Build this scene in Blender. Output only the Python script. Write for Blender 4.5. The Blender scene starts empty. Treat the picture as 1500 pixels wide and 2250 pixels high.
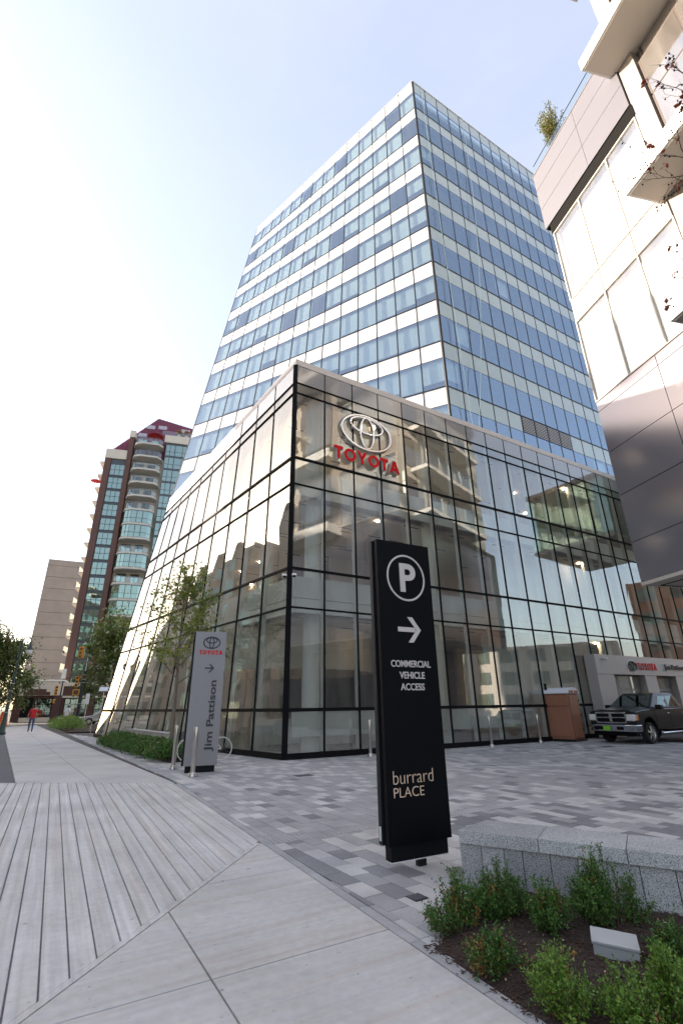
import bpy, bmesh, math, random
from mathutils import Vector, Matrix
R = math.radians
random.seed(7)
scene = bpy.context.scene
COL = scene.collection

# ------------------------------------------------------------------ camera
cam_data = bpy.data.cameras.new('camera')
cam = bpy.data.objects.new('camera', cam_data)
COL.objects.link(cam)
cam_data.sensor_fit = 'VERTICAL'
cam_data.sensor_height = 36.0
cam_data.lens = 36.0 * 1050 / 2250
cam_data.clip_start = 0.05
cam_data.clip_end = 3000
TILT, ROLL = R(22.0), R(-0.75)
_f = Vector((0, math.cos(TILT), math.sin(TILT)))
_u = Vector((0, -math.sin(TILT), math.cos(TILT)))
_r = Vector((1, 0, 0))
_rt = _r * math.cos(ROLL) + _u * math.sin(ROLL)
_up = -_r * math.sin(ROLL) + _u * math.cos(ROLL)
cam.matrix_world = Matrix(((_rt.x, _up.x, -_f.x, 0), (_rt.y, _up.y, -_f.y, 0), (_rt.z, _up.z, -_f.z, 1.6), (0, 0, 0, 1)))
scene.camera = cam

# ------------------------------------------------------------------ sky, sun, exposure
SUN_EL = R(17)
SUN_TO = Vector((-0.966, 0.259, 0)).normalized()          # horizontal direction towards the sun
world = bpy.data.worlds.new('World')
scene.world = world
world.use_nodes = True
wn, wl = world.node_tree.nodes, world.node_tree.links
wn.clear()
w_out = wn.new('ShaderNodeOutputWorld')
w_bg = wn.new('ShaderNodeBackground')
w_sky = wn.new('ShaderNodeTexSky')
w_sky.sky_type = 'NISHITA'
w_sky.sun_disc = False
w_sky.sun_elevation = SUN_EL
w_sky.sun_rotation = math.atan2(SUN_TO.x, SUN_TO.y)
w_sky.altitude = 0
w_sky.air_density = 1.0
w_sky.dust_density = 2.0
w_sky.ozone_density = 1.2
# thin cirrus veil, brighter than the clear sky
w_tc = wn.new('ShaderNodeTexCoord')
w_map = wn.new('ShaderNodeMapping')
w_map.inputs['Scale'].default_value = (1.2, 1.2, 4.5)
w_noise = wn.new('ShaderNodeTexNoise')
w_noise.inputs['Scale'].default_value = 2.2
w_noise.inputs['Detail'].default_value = 7
w_noise.inputs['Roughness'].default_value = 0.62
w_ramp = wn.new('ShaderNodeValToRGB')
w_ramp.color_ramp.elements[0].position = 0.40
w_ramp.color_ramp.elements[0].color = (0.42, 0.42, 0.42, 1)
w_ramp.color_ramp.elements[1].position = 0.72
w_ramp.color_ramp.elements[1].color = (0.54, 0.54, 0.54, 1)
w_mix = wn.new('ShaderNodeMix')
w_mix.data_type = 'RGBA'
w_mix.inputs['B'].default_value = (1.60, 1.72, 2.10, 1)
wl.new(w_tc.outputs['Generated'], w_map.inputs['Vector'])
wl.new(w_map.outputs['Vector'], w_noise.inputs['Vector'])
wl.new(w_noise.outputs['Fac'], w_ramp.inputs['Fac'])
wl.new(w_ramp.outputs['Color'], w_mix.inputs['Factor'])
wl.new(w_sky.outputs['Color'], w_mix.inputs['A'])
wl.new(w_mix.outputs['Result'], w_bg.inputs['Color'])
w_bg.inputs['Strength'].default_value = 0.13
wl.new(w_bg.outputs['Background'], w_out.inputs['Surface'])

sun_data = bpy.data.lights.new('sun', 'SUN')
sun_data.energy = 3.0
sun_data.angle = R(0.53)
sun_data.color = (1.0, 0.915, 0.80)
sun = bpy.data.objects.new('sun', sun_data)
COL.objects.link(sun)
_s = Vector((SUN_TO.x * math.cos(SUN_EL), SUN_TO.y * math.cos(SUN_EL), math.sin(SUN_EL)))
sun.rotation_euler = _s.to_track_quat('Z', 'Y').to_euler()
sun.location = _s * 100

vs = scene.view_settings
vs.view_transform = 'Standard'
vs.look = 'None'
vs.gamma = 1.0
vs.use_curve_mapping = False
vs.exposure = 2.2
vs.use_white_balance = True
vs.white_balance_temperature = 7100
vs.white_balance_tint = 13
scene.cycles.use_denoising = True
scene.cycles.max_bounces = 10
scene.cycles.transparent_max_bounces = 24
scene.cycles.glossy_bounces = 5
scene.cycles.caustics_reflective = False
scene.cycles.caustics_refractive = False
scene.cycles.sample_clamp_indirect = 6.0

# ------------------------------------------------------------------ helpers
def V(*a):
    return Vector(a)


class MB:
    """collects geometry for one mesh object"""
    def __init__(s):
        s.v, s.f, s.m = [], [], []

    def add(s, vs_, fs, mi=0):
        o = len(s.v)
        s.v += [tuple(p) for p in vs_]
        for f in fs:
            s.f.append([o + i for i in f])
            s.m.append(mi)
        return s

    def hexa(s, lo, hi, mi=0):
        """two rings of n points (same winding, counter-clockwise seen from hi) -> closed prism"""
        n = len(lo)
        fs = [list(range(n))[::-1], [n + i for i in range(n)]]
        fs += [[i, (i + 1) % n, n + (i + 1) % n, n + i] for i in range(n)]
        return s.add(list(lo) + list(hi), fs, mi)

    def box(s, x0, x1, y0, y1, z0, z1, mi=0):
        b = [(x0, y0), (x1, y0), (x1, y1), (x0, y1)]
        return s.hexa([(x, y, z0) for x, y in b], [(x, y, z1) for x, y in b], mi)

    def prism(s, poly, z0, z1, mi=0):
        a = sum(poly[i][0] * poly[(i + 1) % len(poly)][1] - poly[(i + 1) % len(poly)][0] * poly[i][1] for i in range(len(poly)))
        if a < 0:
            poly = poly[::-1]
        return s.hexa([(p[0], p[1], z0) for p in poly], [(p[0], p[1], z1) for p in poly], mi)

    def panel(s, a, b, c, d, n, t, mi=0):
        """quad a b c d (counter-clockwise seen from +n), thickness t behind it"""
        n = Vector(n)
        fr = [Vector(p) for p in (a, b, c, d)]
        return s.hexa([p - n * t for p in fr], fr, mi)

    def beam(s, p, q, w, h, up=(0, 0, 1), mi=0):
        p, q = Vector(p), Vector(q)
        d = (q - p).normalized()
        u = Vector(up)
        sd = d.cross(u)
        if sd.length < 1e-5:
            sd = d.cross(Vector((1, 0, 0)))
        sd.normalize()
        u2 = sd.cross(d).normalized()
        r = [(-1, -1), (1, -1), (1, 1), (-1, 1)]
        return s.hexa([p + sd * (a * w / 2) + u2 * (b * h / 2) for a, b in r][::-1],
                      [q + sd * (a * w / 2) + u2 * (b * h / 2) for a, b in r][::-1], mi)

    def tube(s, pts, rad, n=8, mi=0, closed=False, cap=True):
        pts = [Vector(p) for p in pts]
        if not hasattr(rad, '__len__'):
            rad = [rad] * len(pts)
        o = len(s.v)
        prev = None
        N = len(pts)
        for i, p in enumerate(pts):
            if closed:
                d = pts[(i + 1) % N] - pts[i - 1]
            else:
                d = pts[min(i + 1, N - 1)] - pts[max(i - 1, 0)]
            d.normalize()
            if prev is None:
                prev = d.cross(Vector((0, 0, 1)))
                if prev.length < 1e-3:
                    prev = d.cross(Vector((1, 0, 0)))
            e = prev - d * prev.dot(d)
            e.normalize()
            prev = e
            g = d.cross(e)
            for k in range(n):
                a = 2 * math.pi * k / n
                s.v.append(tuple(p + (e * math.cos(a) + g * math.sin(a)) * rad[i]))
        rng = N if closed else N - 1
        for i in range(rng):
            for k in range(n):
                a, b = o + i * n + k, o + i * n + (k + 1) % n
                j = (i + 1) % N
                s.f.append([a, b, o + j * n + (k + 1) % n, o + j * n + k])
                s.m.append(mi)
        if cap and not closed:
            s.f.append([o + k for k in range(n)][::-1]); s.m.append(mi)
            s.f.append([o + (N - 1) * n + k for k in range(n)]); s.m.append(mi)
        return s

    def lathe(s, prof, c=(0, 0, 0), n=16, mi=0):
        o = len(s.v)
        for r, z in prof:
            for k in range(n):
                a = 2 * math.pi * k / n
                s.v.append((c[0] + r * math.cos(a), c[1] + r * math.sin(a), c[2] + z))
        for i in range(len(prof) - 1):
            for k in range(n):
                s.f.append([o + i * n + k, o + i * n + (k + 1) % n, o + (i + 1) * n + (k + 1) % n, o + (i + 1) * n + k])
                s.m.append(mi)
        s.f.append([o + k for k in range(n)][::-1]); s.m.append(mi)
        s.f.append([o + (len(prof) - 1) * n + k for k in range(n)]); s.m.append(mi)
        return s

    def mesh(s, name, mats, smooth=False):
        me = bpy.data.meshes.new(name)
        me.from_pydata(s.v, [], s.f)
        for m in (mats if isinstance(mats, (list, tuple)) else [mats]):
            me.materials.append(m)
        if len(me.materials) > 1:
            me.polygons.foreach_set('material_index', s.m)
        if smooth:
            me.polygons.foreach_set('use_smooth', [True] * len(me.polygons))
            try:
                me.set_sharp_from_angle(angle=R(38))
            except Exception:
                pass
        me.update()
        return me

    def build(s, name, mats, parent=None, smooth=False, bevel=0.0):
        o = link(bpy.data.objects.new(name, s.mesh(name, mats, smooth)), parent)
        if bevel:
            md = o.modifiers.new('bevel', 'BEVEL')
            md.width = bevel
            md.segments = 2
            md.limit_method = 'ANGLE'
            md.angle_limit = R(40)
        return o


def link(o, parent=None):
    COL.objects.link(o)
    if parent is not None:
        o.parent = parent
    return o


def tag(o, label=None, cat=None, group=None, kind=None):
    if label: o['label'] = label
    if cat: o['category'] = cat
    if group: o['group'] = group
    if kind: o['kind'] = kind
    return o


def thing(name, label, cat, loc=(0, 0, 0), rz=0.0, group=None):
    o = bpy.data.objects.new(name, None)
    COL.objects.link(o)
    o.location = loc
    o.rotation_euler = (0, 0, rz)
    o.empty_display_size = 0.3
    return tag(o, label, cat, group)


def copy_tree(o, parent=None):
    c = o.copy()
    COL.objects.link(c)
    c.parent = parent
    for ch in list(o.children):
        copy_tree(ch, c)
    return c


def clip_poly(poly, lines):
    """Sutherland-Hodgman; each line (px,py,nx,ny) keeps the side where (p-P).n >= 0"""
    for px, py, nx, ny in lines:
        out = []
        for i in range(len(poly)):
            a, b = poly[i - 1], poly[i]
            da = (a[0] - px) * nx + (a[1] - py) * ny
            db = (b[0] - px) * nx + (b[1] - py) * ny
            if (da >= 0) != (db >= 0):
                t = da / (da - db)
                out.append((a[0] + (b[0] - a[0]) * t, a[1] + (b[1] - a[1]) * t))
            if db >= 0:
                out.append(b)
        poly = out
        if len(poly) < 3:
            return []
    return poly


def poly_area(p):
    return abs(sum(p[i - 1][0] * p[i][1] - p[i][0] * p[i - 1][1] for i in range(len(p)))) / 2


_txt_cache = {}
def text_mesh(txt, size=1.0, depth=0.02, bold=0.0, spacing=1.0):
    """built-in font lettering as a mesh in its own x/z plane, lower left at the origin, facing -y"""
    cu = bpy.data.curves.new('lettering', 'FONT')
    cu.body = txt
    cu.size = size
    cu.extrude = depth / 2
    cu.offset = bold
    cu.space_character = spacing
    cu.resolution_u = 6
    ob = bpy.data.objects.new('lettering', cu)
    COL.objects.link(ob)
    dg = bpy.context.evaluated_depsgraph_get()
    me = bpy.data.meshes.new_from_object(ob.evaluated_get(dg))
    bpy.data.objects.remove(ob)
    xs = [v.co.x for v in me.vertices]; ys = [v.co.y for v in me.vertices]
    x0, y0, x1, y1 = min(xs), min(ys), max(xs), max(ys)
    for v in me.vertices:
        v.co = Vector((v.co.x - x0, -v.co.z - depth / 2, v.co.y - y0))
    return me, x1 - x0, y1 - y0


def lettering(name, txt, w, h, depth, mat_, parent, loc, rz=0.0, bold=0.0, roll=0.0, spacing=1.0):
    """text stretched to w x h, standing in the parent's x/z plane, facing -y"""
    me, tw, th = text_mesh(txt, 1.0, depth, bold, spacing)
    for v in me.vertices:
        v.co.x *= w / tw
        v.co.z *= h / th
    me.materials.clear()
    me.materials.append(mat_)
    o = link(bpy.data.objects.new(name, me), parent)
    o.location = loc
    o.rotation_euler = (0, roll, rz)
    return o


# ------------------------------------------------------------------ materials
MATS = {}
def mat(name, color, rough=0.6, metal=0.0, var=0.0, scale=4.0, bump=0.0, bscale=40.0, spec=0.5, coat=0.0, emit=None, estr=0.0, warp=(1, 1, 1), var2=0.0, scale2=0.6, detail=5.0):
    m = bpy.data.materials.new(name)
    m.use_nodes = True
    nt = m.node_tree
    p = nt.nodes['Principled BSDF']
    p.inputs['Base Color'].default_value = (*color, 1)
    p.inputs['Roughness'].default_value = rough
    p.inputs['Metallic'].default_value = metal
    p.inputs['Specular IOR Level'].default_value = spec
    p.inputs['Coat Weight'].default_value = coat
    p.inputs['Coat Roughness'].default_value = 0.04
    if emit:
        p.inputs['Emission Color'].default_value = (*emit, 1)
        p.inputs['Emission Strength'].default_value = estr
    if var or bump or var2:
        tc = nt.nodes.new('ShaderNodeTexCoord')
        mp = nt.nodes.new('ShaderNodeMapping')
        mp.inputs['Scale'].default_value = warp
        geo = nt.nodes.new('ShaderNodeNewGeometry')
        nt.links.new(geo.outputs['Position'], mp.inputs['Vector'])
    cur = None
    def layer(sc, amt, det, cur):
        nz = nt.nodes.new('ShaderNodeTexNoise')
        nz.inputs['Scale'].default_value = sc
        nz.inputs['Detail'].default_value = det
        nz.inputs['Roughness'].default_value = 0.6
        nt.links.new(mp.outputs['Vector'], nz.inputs['Vector'])
        mr = nt.nodes.new('ShaderNodeMapRange')
        mr.inputs['From Min'].default_value = 0.25
        mr.inputs['From Max'].default_value = 0.75
        mr.inputs['To Min'].default_value = 1 - amt
        mr.inputs['To Max'].default_value = 1 + amt
        nt.links.new(nz.outputs['Fac'], mr.inputs['Value'])
        mx = nt.nodes.new('ShaderNodeMix')
        mx.data_type = 'RGBA'
        mx.blend_type = 'MULTIPLY'
        mx.inputs['Factor'].default_value = 1
        if cur is None:
            mx.inputs['A'].default_value = (*color, 1)
        else:
            nt.links.new(cur, mx.inputs['A'])
        nt.links.new(mr.outputs['Result'], mx.inputs['B'])
        return mx.outputs['Result']
    if var:
        cur = layer(scale, var, detail, cur)
    if var2:
        cur = layer(scale2, var2, 3.0, cur)
    if cur is not None:
        nt.links.new(cur, p.inputs['Base Color'])
    if bump:
        nz = nt.nodes.new('ShaderNodeTexNoise')
        nz.inputs['Scale'].default_value = bscale
        nz.inputs['Detail'].default_value = 4
        nt.links.new(mp.outputs['Vector'], nz.inputs['Vector'])
        bp = nt.nodes.new('ShaderNodeBump')
        bp.inputs['Strength'].default_value = bump
        bp.inputs['Distance'].default_value = 0.02
        nt.links.new(nz.outputs['Fac'], bp.inputs['Height'])
        nt.links.new(bp.outputs['Normal'], p.inputs['Normal'])
    MATS[name] = m
    return m


def speckle(name, dark, mid, light, scale=160.0, rough=0.7, amt=0.5, big=0.17):
    """granite: three mineral tones in small grains"""
    m = bpy.data.materials.new(name)
    m.use_nodes = True
    nt = m.node_tree
    p = nt.nodes['Principled BSDF']
    p.inputs['Roughness'].default_value = rough
    geo = nt.nodes.new('ShaderNodeNewGeometry')
    nz = nt.nodes.new('ShaderNodeTexNoise')
    nz.inputs['Scale'].default_value = scale
    nz.inputs['Detail'].default_value = 2.5
    nt.links.new(geo.outputs['Position'], nz.inputs['Vector'])
    cr = nt.nodes.new('ShaderNodeValToRGB')
    e = cr.color_ramp.elements
    e[0].position, e[0].color = 0.5 - 0.16 * amt, (*dark, 1)
    e[1].position, e[1].color = 0.5 + 0.16 * amt, (*light, 1)
    k = e.new(0.5); k.color = (*mid, 1)
    nt.links.new(nz.outputs['Fac'], cr.inputs['Fac'])
    n2 = nt.nodes.new('ShaderNodeTexNoise')
    n2.inputs['Scale'].default_value = 2.3
    n2.inputs['Detail'].default_value = 5
    nt.links.new(geo.outputs['Position'], n2.inputs['Vector'])
    mr = nt.nodes.new('ShaderNodeMapRange')
    mr.inputs['From Min'].default_value = 0.25
    mr.inputs['From Max'].default_value = 0.75
    mr.inputs['To Min'].default_value = 1 - big
    mr.inputs['To Max'].default_value = 1 + big
    nt.links.new(n2.outputs['Fac'], mr.inputs['Value'])
    oi = nt.nodes.new('ShaderNodeObjectInfo')
    mr2 = nt.nodes.new('ShaderNodeMapRange')
    mr2.inputs['To Min'].default_value = 0.90
    mr2.inputs['To Max'].default_value = 1.10
    nt.links.new(oi.outputs['Random'], mr2.inputs['Value'])
    mm = nt.nodes.new('ShaderNodeMath'); mm.operation = 'MULTIPLY'
    nt.links.new(mr.outputs['Result'], mm.inputs[0])
    nt.links.new(mr2.outputs['Result'], mm.inputs[1])
    mx = nt.nodes.new('ShaderNodeMix')
    mx.data_type = 'RGBA'; mx.blend_type = 'MULTIPLY'
    mx.inputs['Factor'].default_value = 1
    nt.links.new(cr.outputs['Color'], mx.inputs['A'])
    nt.links.new(mm.outputs[0], mx.inputs['B'])
    nt.links.new(mx.outputs['Result'], p.inputs['Base Color'])
    bp = nt.nodes.new('ShaderNodeBump')
    bp.inputs['Strength'].default_value = 0.25
    bp.inputs['Distance'].default_value = 0.004
    nt.links.new(nz.outputs['Fac'], bp.inputs['Height'])
    nt.links.new(bp.outputs['Normal'], p.inputs['Normal'])
    MATS[name] = m
    return m


def glass(name, tint, gloss, base, rough=0.008, wave=0.0, wscale=0.5, haze=0.0):
    """coated pane: mirror part over a tinted see-through part, more mirror at grazing angles"""
    m = bpy.data.materials.new(name)
    m.use_nodes = True
    nt = m.node_tree
    nt.nodes.clear()
    out = nt.nodes.new('ShaderNodeOutputMaterial')
    tr = nt.nodes.new('ShaderNodeBsdfTransparent')
    tr.inputs['Color'].default_value = (*tint, 1)
    gl = nt.nodes.new('ShaderNodeBsdfGlossy')
    gl.inputs['Color'].default_value = (*gloss, 1)
    gl.inputs['Roughness'].default_value = rough
    fr = nt.nodes.new('ShaderNodeFresnel')
    fr.inputs['IOR'].default_value = 1.5
    mr = nt.nodes.new('ShaderNodeMapRange')
    mr.inputs['From Min'].default_value = 0.04
    mr.inputs['From Max'].default_value = 1.0
    mr.inputs['To Min'].default_value = base
    mr.inputs['To Max'].default_value = 1.0
    nt.links.new(fr.outputs['Fac'], mr.inputs['Value'])
    mix = nt.nodes.new('ShaderNodeMixShader')
    gb_ = nt.nodes.new('ShaderNodeNewGeometry')          # a pane has two faces: mirror once, on entering
    inv = nt.nodes.new('ShaderNodeMath'); inv.operation = 'SUBTRACT'; inv.inputs[0].default_value = 1.0
    nt.links.new(gb_.outputs['Backfacing'], inv.inputs[1])
    mm = nt.nodes.new('ShaderNodeMath'); mm.operation = 'MULTIPLY'
    nt.links.new(mr.outputs['Result'], mm.inputs[0]); nt.links.new(inv.outputs[0], mm.inputs[1])
    nt.links.new(mm.outputs[0], mix.inputs['Fac'])
    tcol = nt.nodes.new('ShaderNodeMix'); tcol.data_type = 'RGBA'
    tcol.inputs['A'].default_value = (*tint, 1); tcol.inputs['B'].default_value = (1, 1, 1, 1)
    nt.links.new(gb_.outputs['Backfacing'], tcol.inputs['Factor'])
    nt.links.new(tcol.outputs['Result'], tr.inputs['Color'])
    nt.links.new(tr.outputs['BSDF'], mix.inputs[1])
    nt.links.new(gl.outputs['BSDF'], mix.inputs[2])
    if haze:                                             # pale diffuse veil painted over the pane to imitate milky reflections
        df = nt.nodes.new('ShaderNodeBsdfDiffuse')
        df.inputs['Color'].default_value = (0.75, 0.72, 0.68, 1)
        dm = nt.nodes.new('ShaderNodeMixShader')
        dn_ = nt.nodes.new('ShaderNodeTexNoise')
        dn_.inputs['Scale'].default_value = 0.9
        dn_.inputs['Detail'].default_value = 6
        gp2 = nt.nodes.new('ShaderNodeMapping')
        gp2.inputs['Scale'].default_value = (2.2, 2.2, 0.35)
        nt.links.new(gb_.outputs['Position'], gp2.inputs['Vector'])
        nt.links.new(gp2.outputs['Vector'], dn_.inputs['Vector'])
        dr_ = nt.nodes.new('ShaderNodeMapRange')
        dr_.inputs['From Min'].default_value = 0.3
        dr_.inputs['From Max'].default_value = 0.75
        dr_.inputs['To Min'].default_value = haze * 0.4
        dr_.inputs['To Max'].default_value = haze * 1.8
        nt.links.new(dn_.outputs['Fac'], dr_.inputs['Value'])
        dq = nt.nodes.new('ShaderNodeMath'); dq.operation = 'MULTIPLY'
        nt.links.new(dr_.outputs['Result'], dq.inputs[0]); nt.links.new(inv.outputs[0], dq.inputs[1])
        nt.links.new(dq.outputs[0], dm.inputs['Fac'])
        nt.links.new(mix.outputs['Shader'], dm.inputs[1])
        nt.links.new(df.outputs['BSDF'], dm.inputs[2])
        nt.links.new(dm.outputs['Shader'], out.inputs['Surface'])
    else:
        nt.links.new(mix.outputs['Shader'], out.inputs['Surface'])
    if wave:
        geo = nt.nodes.new('ShaderNodeNewGeometry')
        nz = nt.nodes.new('ShaderNodeTexNoise')
        nz.inputs['Scale'].default_value = wscale
        nz.inputs['Detail'].default_value = 1.0
        nt.links.new(geo.outputs['Position'], nz.inputs['Vector'])
        bp = nt.nodes.new('ShaderNodeBump')
        bp.inputs['Strength'].default_value = wave
        bp.inputs['Distance'].default_value = 0.05
        nt.links.new(nz.outputs['Fac'], bp.inputs['Height'])
        nt.links.new(bp.outputs['Normal'], gl.inputs['Normal'])
    MATS[name] = m
    return m


def leaf_mat(name, c1, c2, trans=0.35):
    m = bpy.data.materials.new(name)
    m.use_nodes = True
    nt = m.node_tree
    p = nt.nodes['Principled BSDF']
    p.inputs['Roughness'].default_value = 0.34
    geo = nt.nodes.new('ShaderNodeNewGeometry')
    cr = nt.nodes.new('ShaderNodeValToRGB')
    cr.color_ramp.elements[0].color = (*c1, 1)
    cr.color_ramp.elements[1].color = (*c2, 1)
    nt.links.new(geo.outputs['Random Per Island'], cr.inputs['Fac'])
    nt.links.new(cr.outputs['Color'], p.inputs['Base Color'])
    tl = nt.nodes.new('ShaderNodeBsdfTranslucent')
    nt.links.new(cr.outputs['Color'], tl.inputs['Color'])
    mx = nt.nodes.new('ShaderNodeMixShader')
    mx.inputs['Fac'].default_value = trans
    out = nt.nodes['Material Output']
    nt.links.new(p.outputs['BSDF'], mx.inputs[1])
    nt.links.new(tl.outputs['BSDF'], mx.inputs[2])
    nt.links.new(mx.outputs['Shader'], out.inputs['Surface'])
    MATS[name] = m
    return m


def brick_mat(name, c1, c2, mortar, bw=0.22, bh=0.075):
    m = bpy.data.materials.new(name)
    m.use_nodes = True
    nt = m.node_tree
    p = nt.nodes['Principled BSDF']
    p.inputs['Roughness'].default_value = 0.85
    geo = nt.nodes.new('ShaderNodeNewGeometry')
    sx = nt.nodes.new('ShaderNodeSeparateXYZ')
    nt.links.new(geo.outputs['Position'], sx.inputs['Vector'])
    ad = nt.nodes.new('ShaderNodeMath'); ad.operation = 'ADD'
    nt.links.new(sx.outputs['X'], ad.inputs[0]); nt.links.new(sx.outputs['Y'], ad.inputs[1])
    cx = nt.nodes.new('ShaderNodeCombineXYZ')
    nt.links.new(ad.outputs[0], cx.inputs['X']); nt.links.new(sx.outputs['Z'], cx.inputs['Y'])
    br = nt.nodes.new('ShaderNodeTexBrick')
    br.inputs['Color1'].default_value = (*c1, 1)
    br.inputs['Color2'].default_value = (*c2, 1)
    br.inputs['Mortar'].default_value = (*mortar, 1)
    br.inputs['Scale'].default_value = 1.0
    br.inputs['Brick Width'].default_value = bw
    br.inputs['Row Height'].default_value = bh
    br.inputs['Mortar Size'].default_value = 0.008
    nt.links.new(cx.outputs['Vector'], br.inputs['Vector'])
    nt.links.new(br.outputs['Color'], p.inputs['Base Color'])
    MATS[name] = m
    return m


def concrete(name, base, axis, streak, sfreq, spots=0.5):
    """broom-finished concrete: streaks along an axis, broad stains, small dark marks"""
    m = bpy.data.materials.new(name)
    m.use_nodes = True
    nt = m.node_tree
    N, L = nt.nodes.new, nt.links.new
    p = nt.nodes['Principled BSDF']
    p.inputs['Roughness'].default_value = 0.86
    geo = N('ShaderNodeNewGeometry')
    def dot(v):
        d = N('ShaderNodeVectorMath'); d.operation = 'DOT_PRODUCT'
        L(geo.outputs['Position'], d.inputs[0]); d.inputs[1].default_value = v
        return d.outputs['Value']
    ax = Vector((axis[0], axis[1], 0)).normalized()
    cx = N('ShaderNodeCombineXYZ')
    m1 = N('ShaderNodeMath'); m1.operation = 'MULTIPLY'; m1.inputs[1].default_value = sfreq
    L(dot((-ax.y, ax.x, 0)), m1.inputs[0])
    m2 = N('ShaderNodeMath'); m2.operation = 'MULTIPLY'; m2.inputs[1].default_value = 0.5
    L(dot((ax.x, ax.y, 0)), m2.inputs[0])
    L(m1.outputs[0], cx.inputs['X']); L(m2.outputs[0], cx.inputs['Y'])
    def noise(vec, sc, det, rough=0.55):
        n = N('ShaderNodeTexNoise'); n.inputs['Scale'].default_value = sc; n.inputs['Detail'].default_value = det; n.inputs['Roughness'].default_value = rough
        L(vec, n.inputs['Vector']); return n.outputs['Fac']
    def rng(v, a, b, c, d):
        r = N('ShaderNodeMapRange'); r.inputs['From Min'].default_value = a; r.inputs['From Max'].default_value = b; r.inputs['To Min'].default_value = c; r.inputs['To Max'].default_value = d
        L(v, r.inputs['Value']); return r.outputs['Result']
    def mul(a, b):
        q = N('ShaderNodeMath'); q.operation = 'MULTIPLY'; L(a, q.inputs[0]); L(b, q.inputs[1]); return q.outputs[0]
    pos = geo.outputs['Position']
    f = rng(noise(cx.outputs['Vector'], 1.0, 3.0), 0.3, 0.7, 1 - streak, 1 + streak)
    f = mul(f, rng(noise(pos, 14, 6), 0.3, 0.7, 0.93, 1.07))
    f = mul(f, rng(noise(pos, 0.8, 4), 0.3, 0.7, 0.86, 1.10))
    f = mul(f, rng(noise(pos, 11, 2.0), 0.70, 0.76, 1.0, 1.0 - spots * 0.45))
    f = mul(f, rng(noise(pos, 46, 1.0), 0.74, 0.78, 1.0, 1.0 - spots * 0.5))
    warm = N('ShaderNodeMix'); warm.data_type = 'RGBA'
    warm.inputs['A'].default_value = (*base, 1)
    warm.inputs['B'].default_value = (base[0] * 0.93, base[1] * 0.875, base[2] * 0.82, 1)
    L(rng(noise(cx.outputs['Vector'], 0.42, 4), 0.48, 0.74, 0.0, 1.0), warm.inputs['Factor'])
    mx = N('ShaderNodeMix'); mx.data_type = 'RGBA'; mx.blend_type = 'MULTIPLY'; mx.inputs['Factor'].default_value = 1
    L(warm.outputs['Result'], mx.inputs['A']); L(f, mx.inputs['B'])
    oi = N('ShaderNodeObjectInfo')
    mx2 = N('ShaderNodeMix'); mx2.data_type = 'RGBA'; mx2.blend_type = 'MULTIPLY'; mx2.inputs['Factor'].default_value = 1
    L(mx.outputs['Result'], mx2.inputs['A']); L(rng(oi.outputs['Random'], 0, 1, 0.975, 1.025), mx2.inputs['B'])
    L(mx2.outputs['Result'], p.inputs['Base Color'])
    bp = N('ShaderNodeBump'); bp.inputs['Strength'].default_value = 0.35; bp.inputs['Distance'].default_value = 0.004
    L(noise(pos, 150, 3), bp.inputs['Height']); L(bp.outputs['Normal'], p.inputs['Normal'])
    MATS[name] = m
    return m
concrete('concrete', (0.55, 0.53, 0.51), (0.8616, 0.5075), 0.07, 22, 1.0)
concrete('concrete_strip', (0.585, 0.565, 0.545), (-0.489, 0.872), 0.15, 17, 0.8)
mat('soil_dark', (0.055, 0.05, 0.045), 0.95, var=0.3, scale=30)
mat('joint_dirt', (0.10, 0.095, 0.09), 0.95, var=0.3, scale=30)
mat('groove', (0.20, 0.19, 0.18), 0.95, var=0.3, scale=25)
mat('asphalt', (0.135, 0.135, 0.14), 0.9, var=0.25, scale=60, var2=0.1, bump=0.4, bscale=200)
mat('road', (0.075, 0.075, 0.078), 0.9, var=0.2, scale=40, var2=0.15)
mat('kerb', (0.42, 0.41, 0.39), 0.85, var=0.1)
speckle('paver_light', (0.44, 0.425, 0.41), (0.57, 0.555, 0.535), (0.66, 0.645, 0.62), 190, 0.75, 0.7)
speckle('paver_mid', (0.30, 0.296, 0.296), (0.385, 0.38, 0.38), (0.47, 0.465, 0.462), 190, 0.75, 0.7)
speckle('paver_dark', (0.175, 0.175, 0.18), (0.235, 0.235, 0.243), (0.30, 0.30, 0.305), 190, 0.75, 0.7)
speckle('granite', (0.06, 0.06, 0.065), (0.40, 0.40, 0.40), (0.56, 0.56, 0.55), 125, 0.6, 1.2)
speckle('granite_cap', (0.10, 0.10, 0.105), (0.46, 0.46, 0.455), (0.66, 0.66, 0.65), 140, 0.55, 1.0)
mat('black_frame', (0.006, 0.006, 0.007), 0.65, spec=0.12)
mat('dark_frame', (0.012, 0.013, 0.016), 0.45, spec=0.3)
mat('inner_fin', (0.62, 0.60, 0.57), 0.5)
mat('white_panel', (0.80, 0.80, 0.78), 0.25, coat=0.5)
mat('spandrel_shaded', (0.37, 0.44, 0.43), 0.18, coat=0.5, var=0.03, scale=0.7)  # the left face's white panels again, right-face shade mixed into the colour
mat('parapet_grey', (0.30, 0.295, 0.295), 0.12, coat=0.9)  # right-face parapet, its grey reflection put into the colour
mat('coping', (0.62, 0.56, 0.52), 0.45, metal=0.0)
mat('interior_white', (0.74, 0.72, 0.68), 0.7)
mat('interior_beige', (0.62, 0.53, 0.44), 0.8, var=0.06, scale=0.6)
mat('ceiling_tile', (0.68, 0.59, 0.51), 0.85, var=0.05, scale=1.0)
mat('interior_dark', (0.10, 0.09, 0.08), 0.7)
mat('interior_grey', (0.33, 0.33, 0.32), 0.8)
mat('office_ceiling', (0.48, 0.51, 0.53), 0.8)
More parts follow.
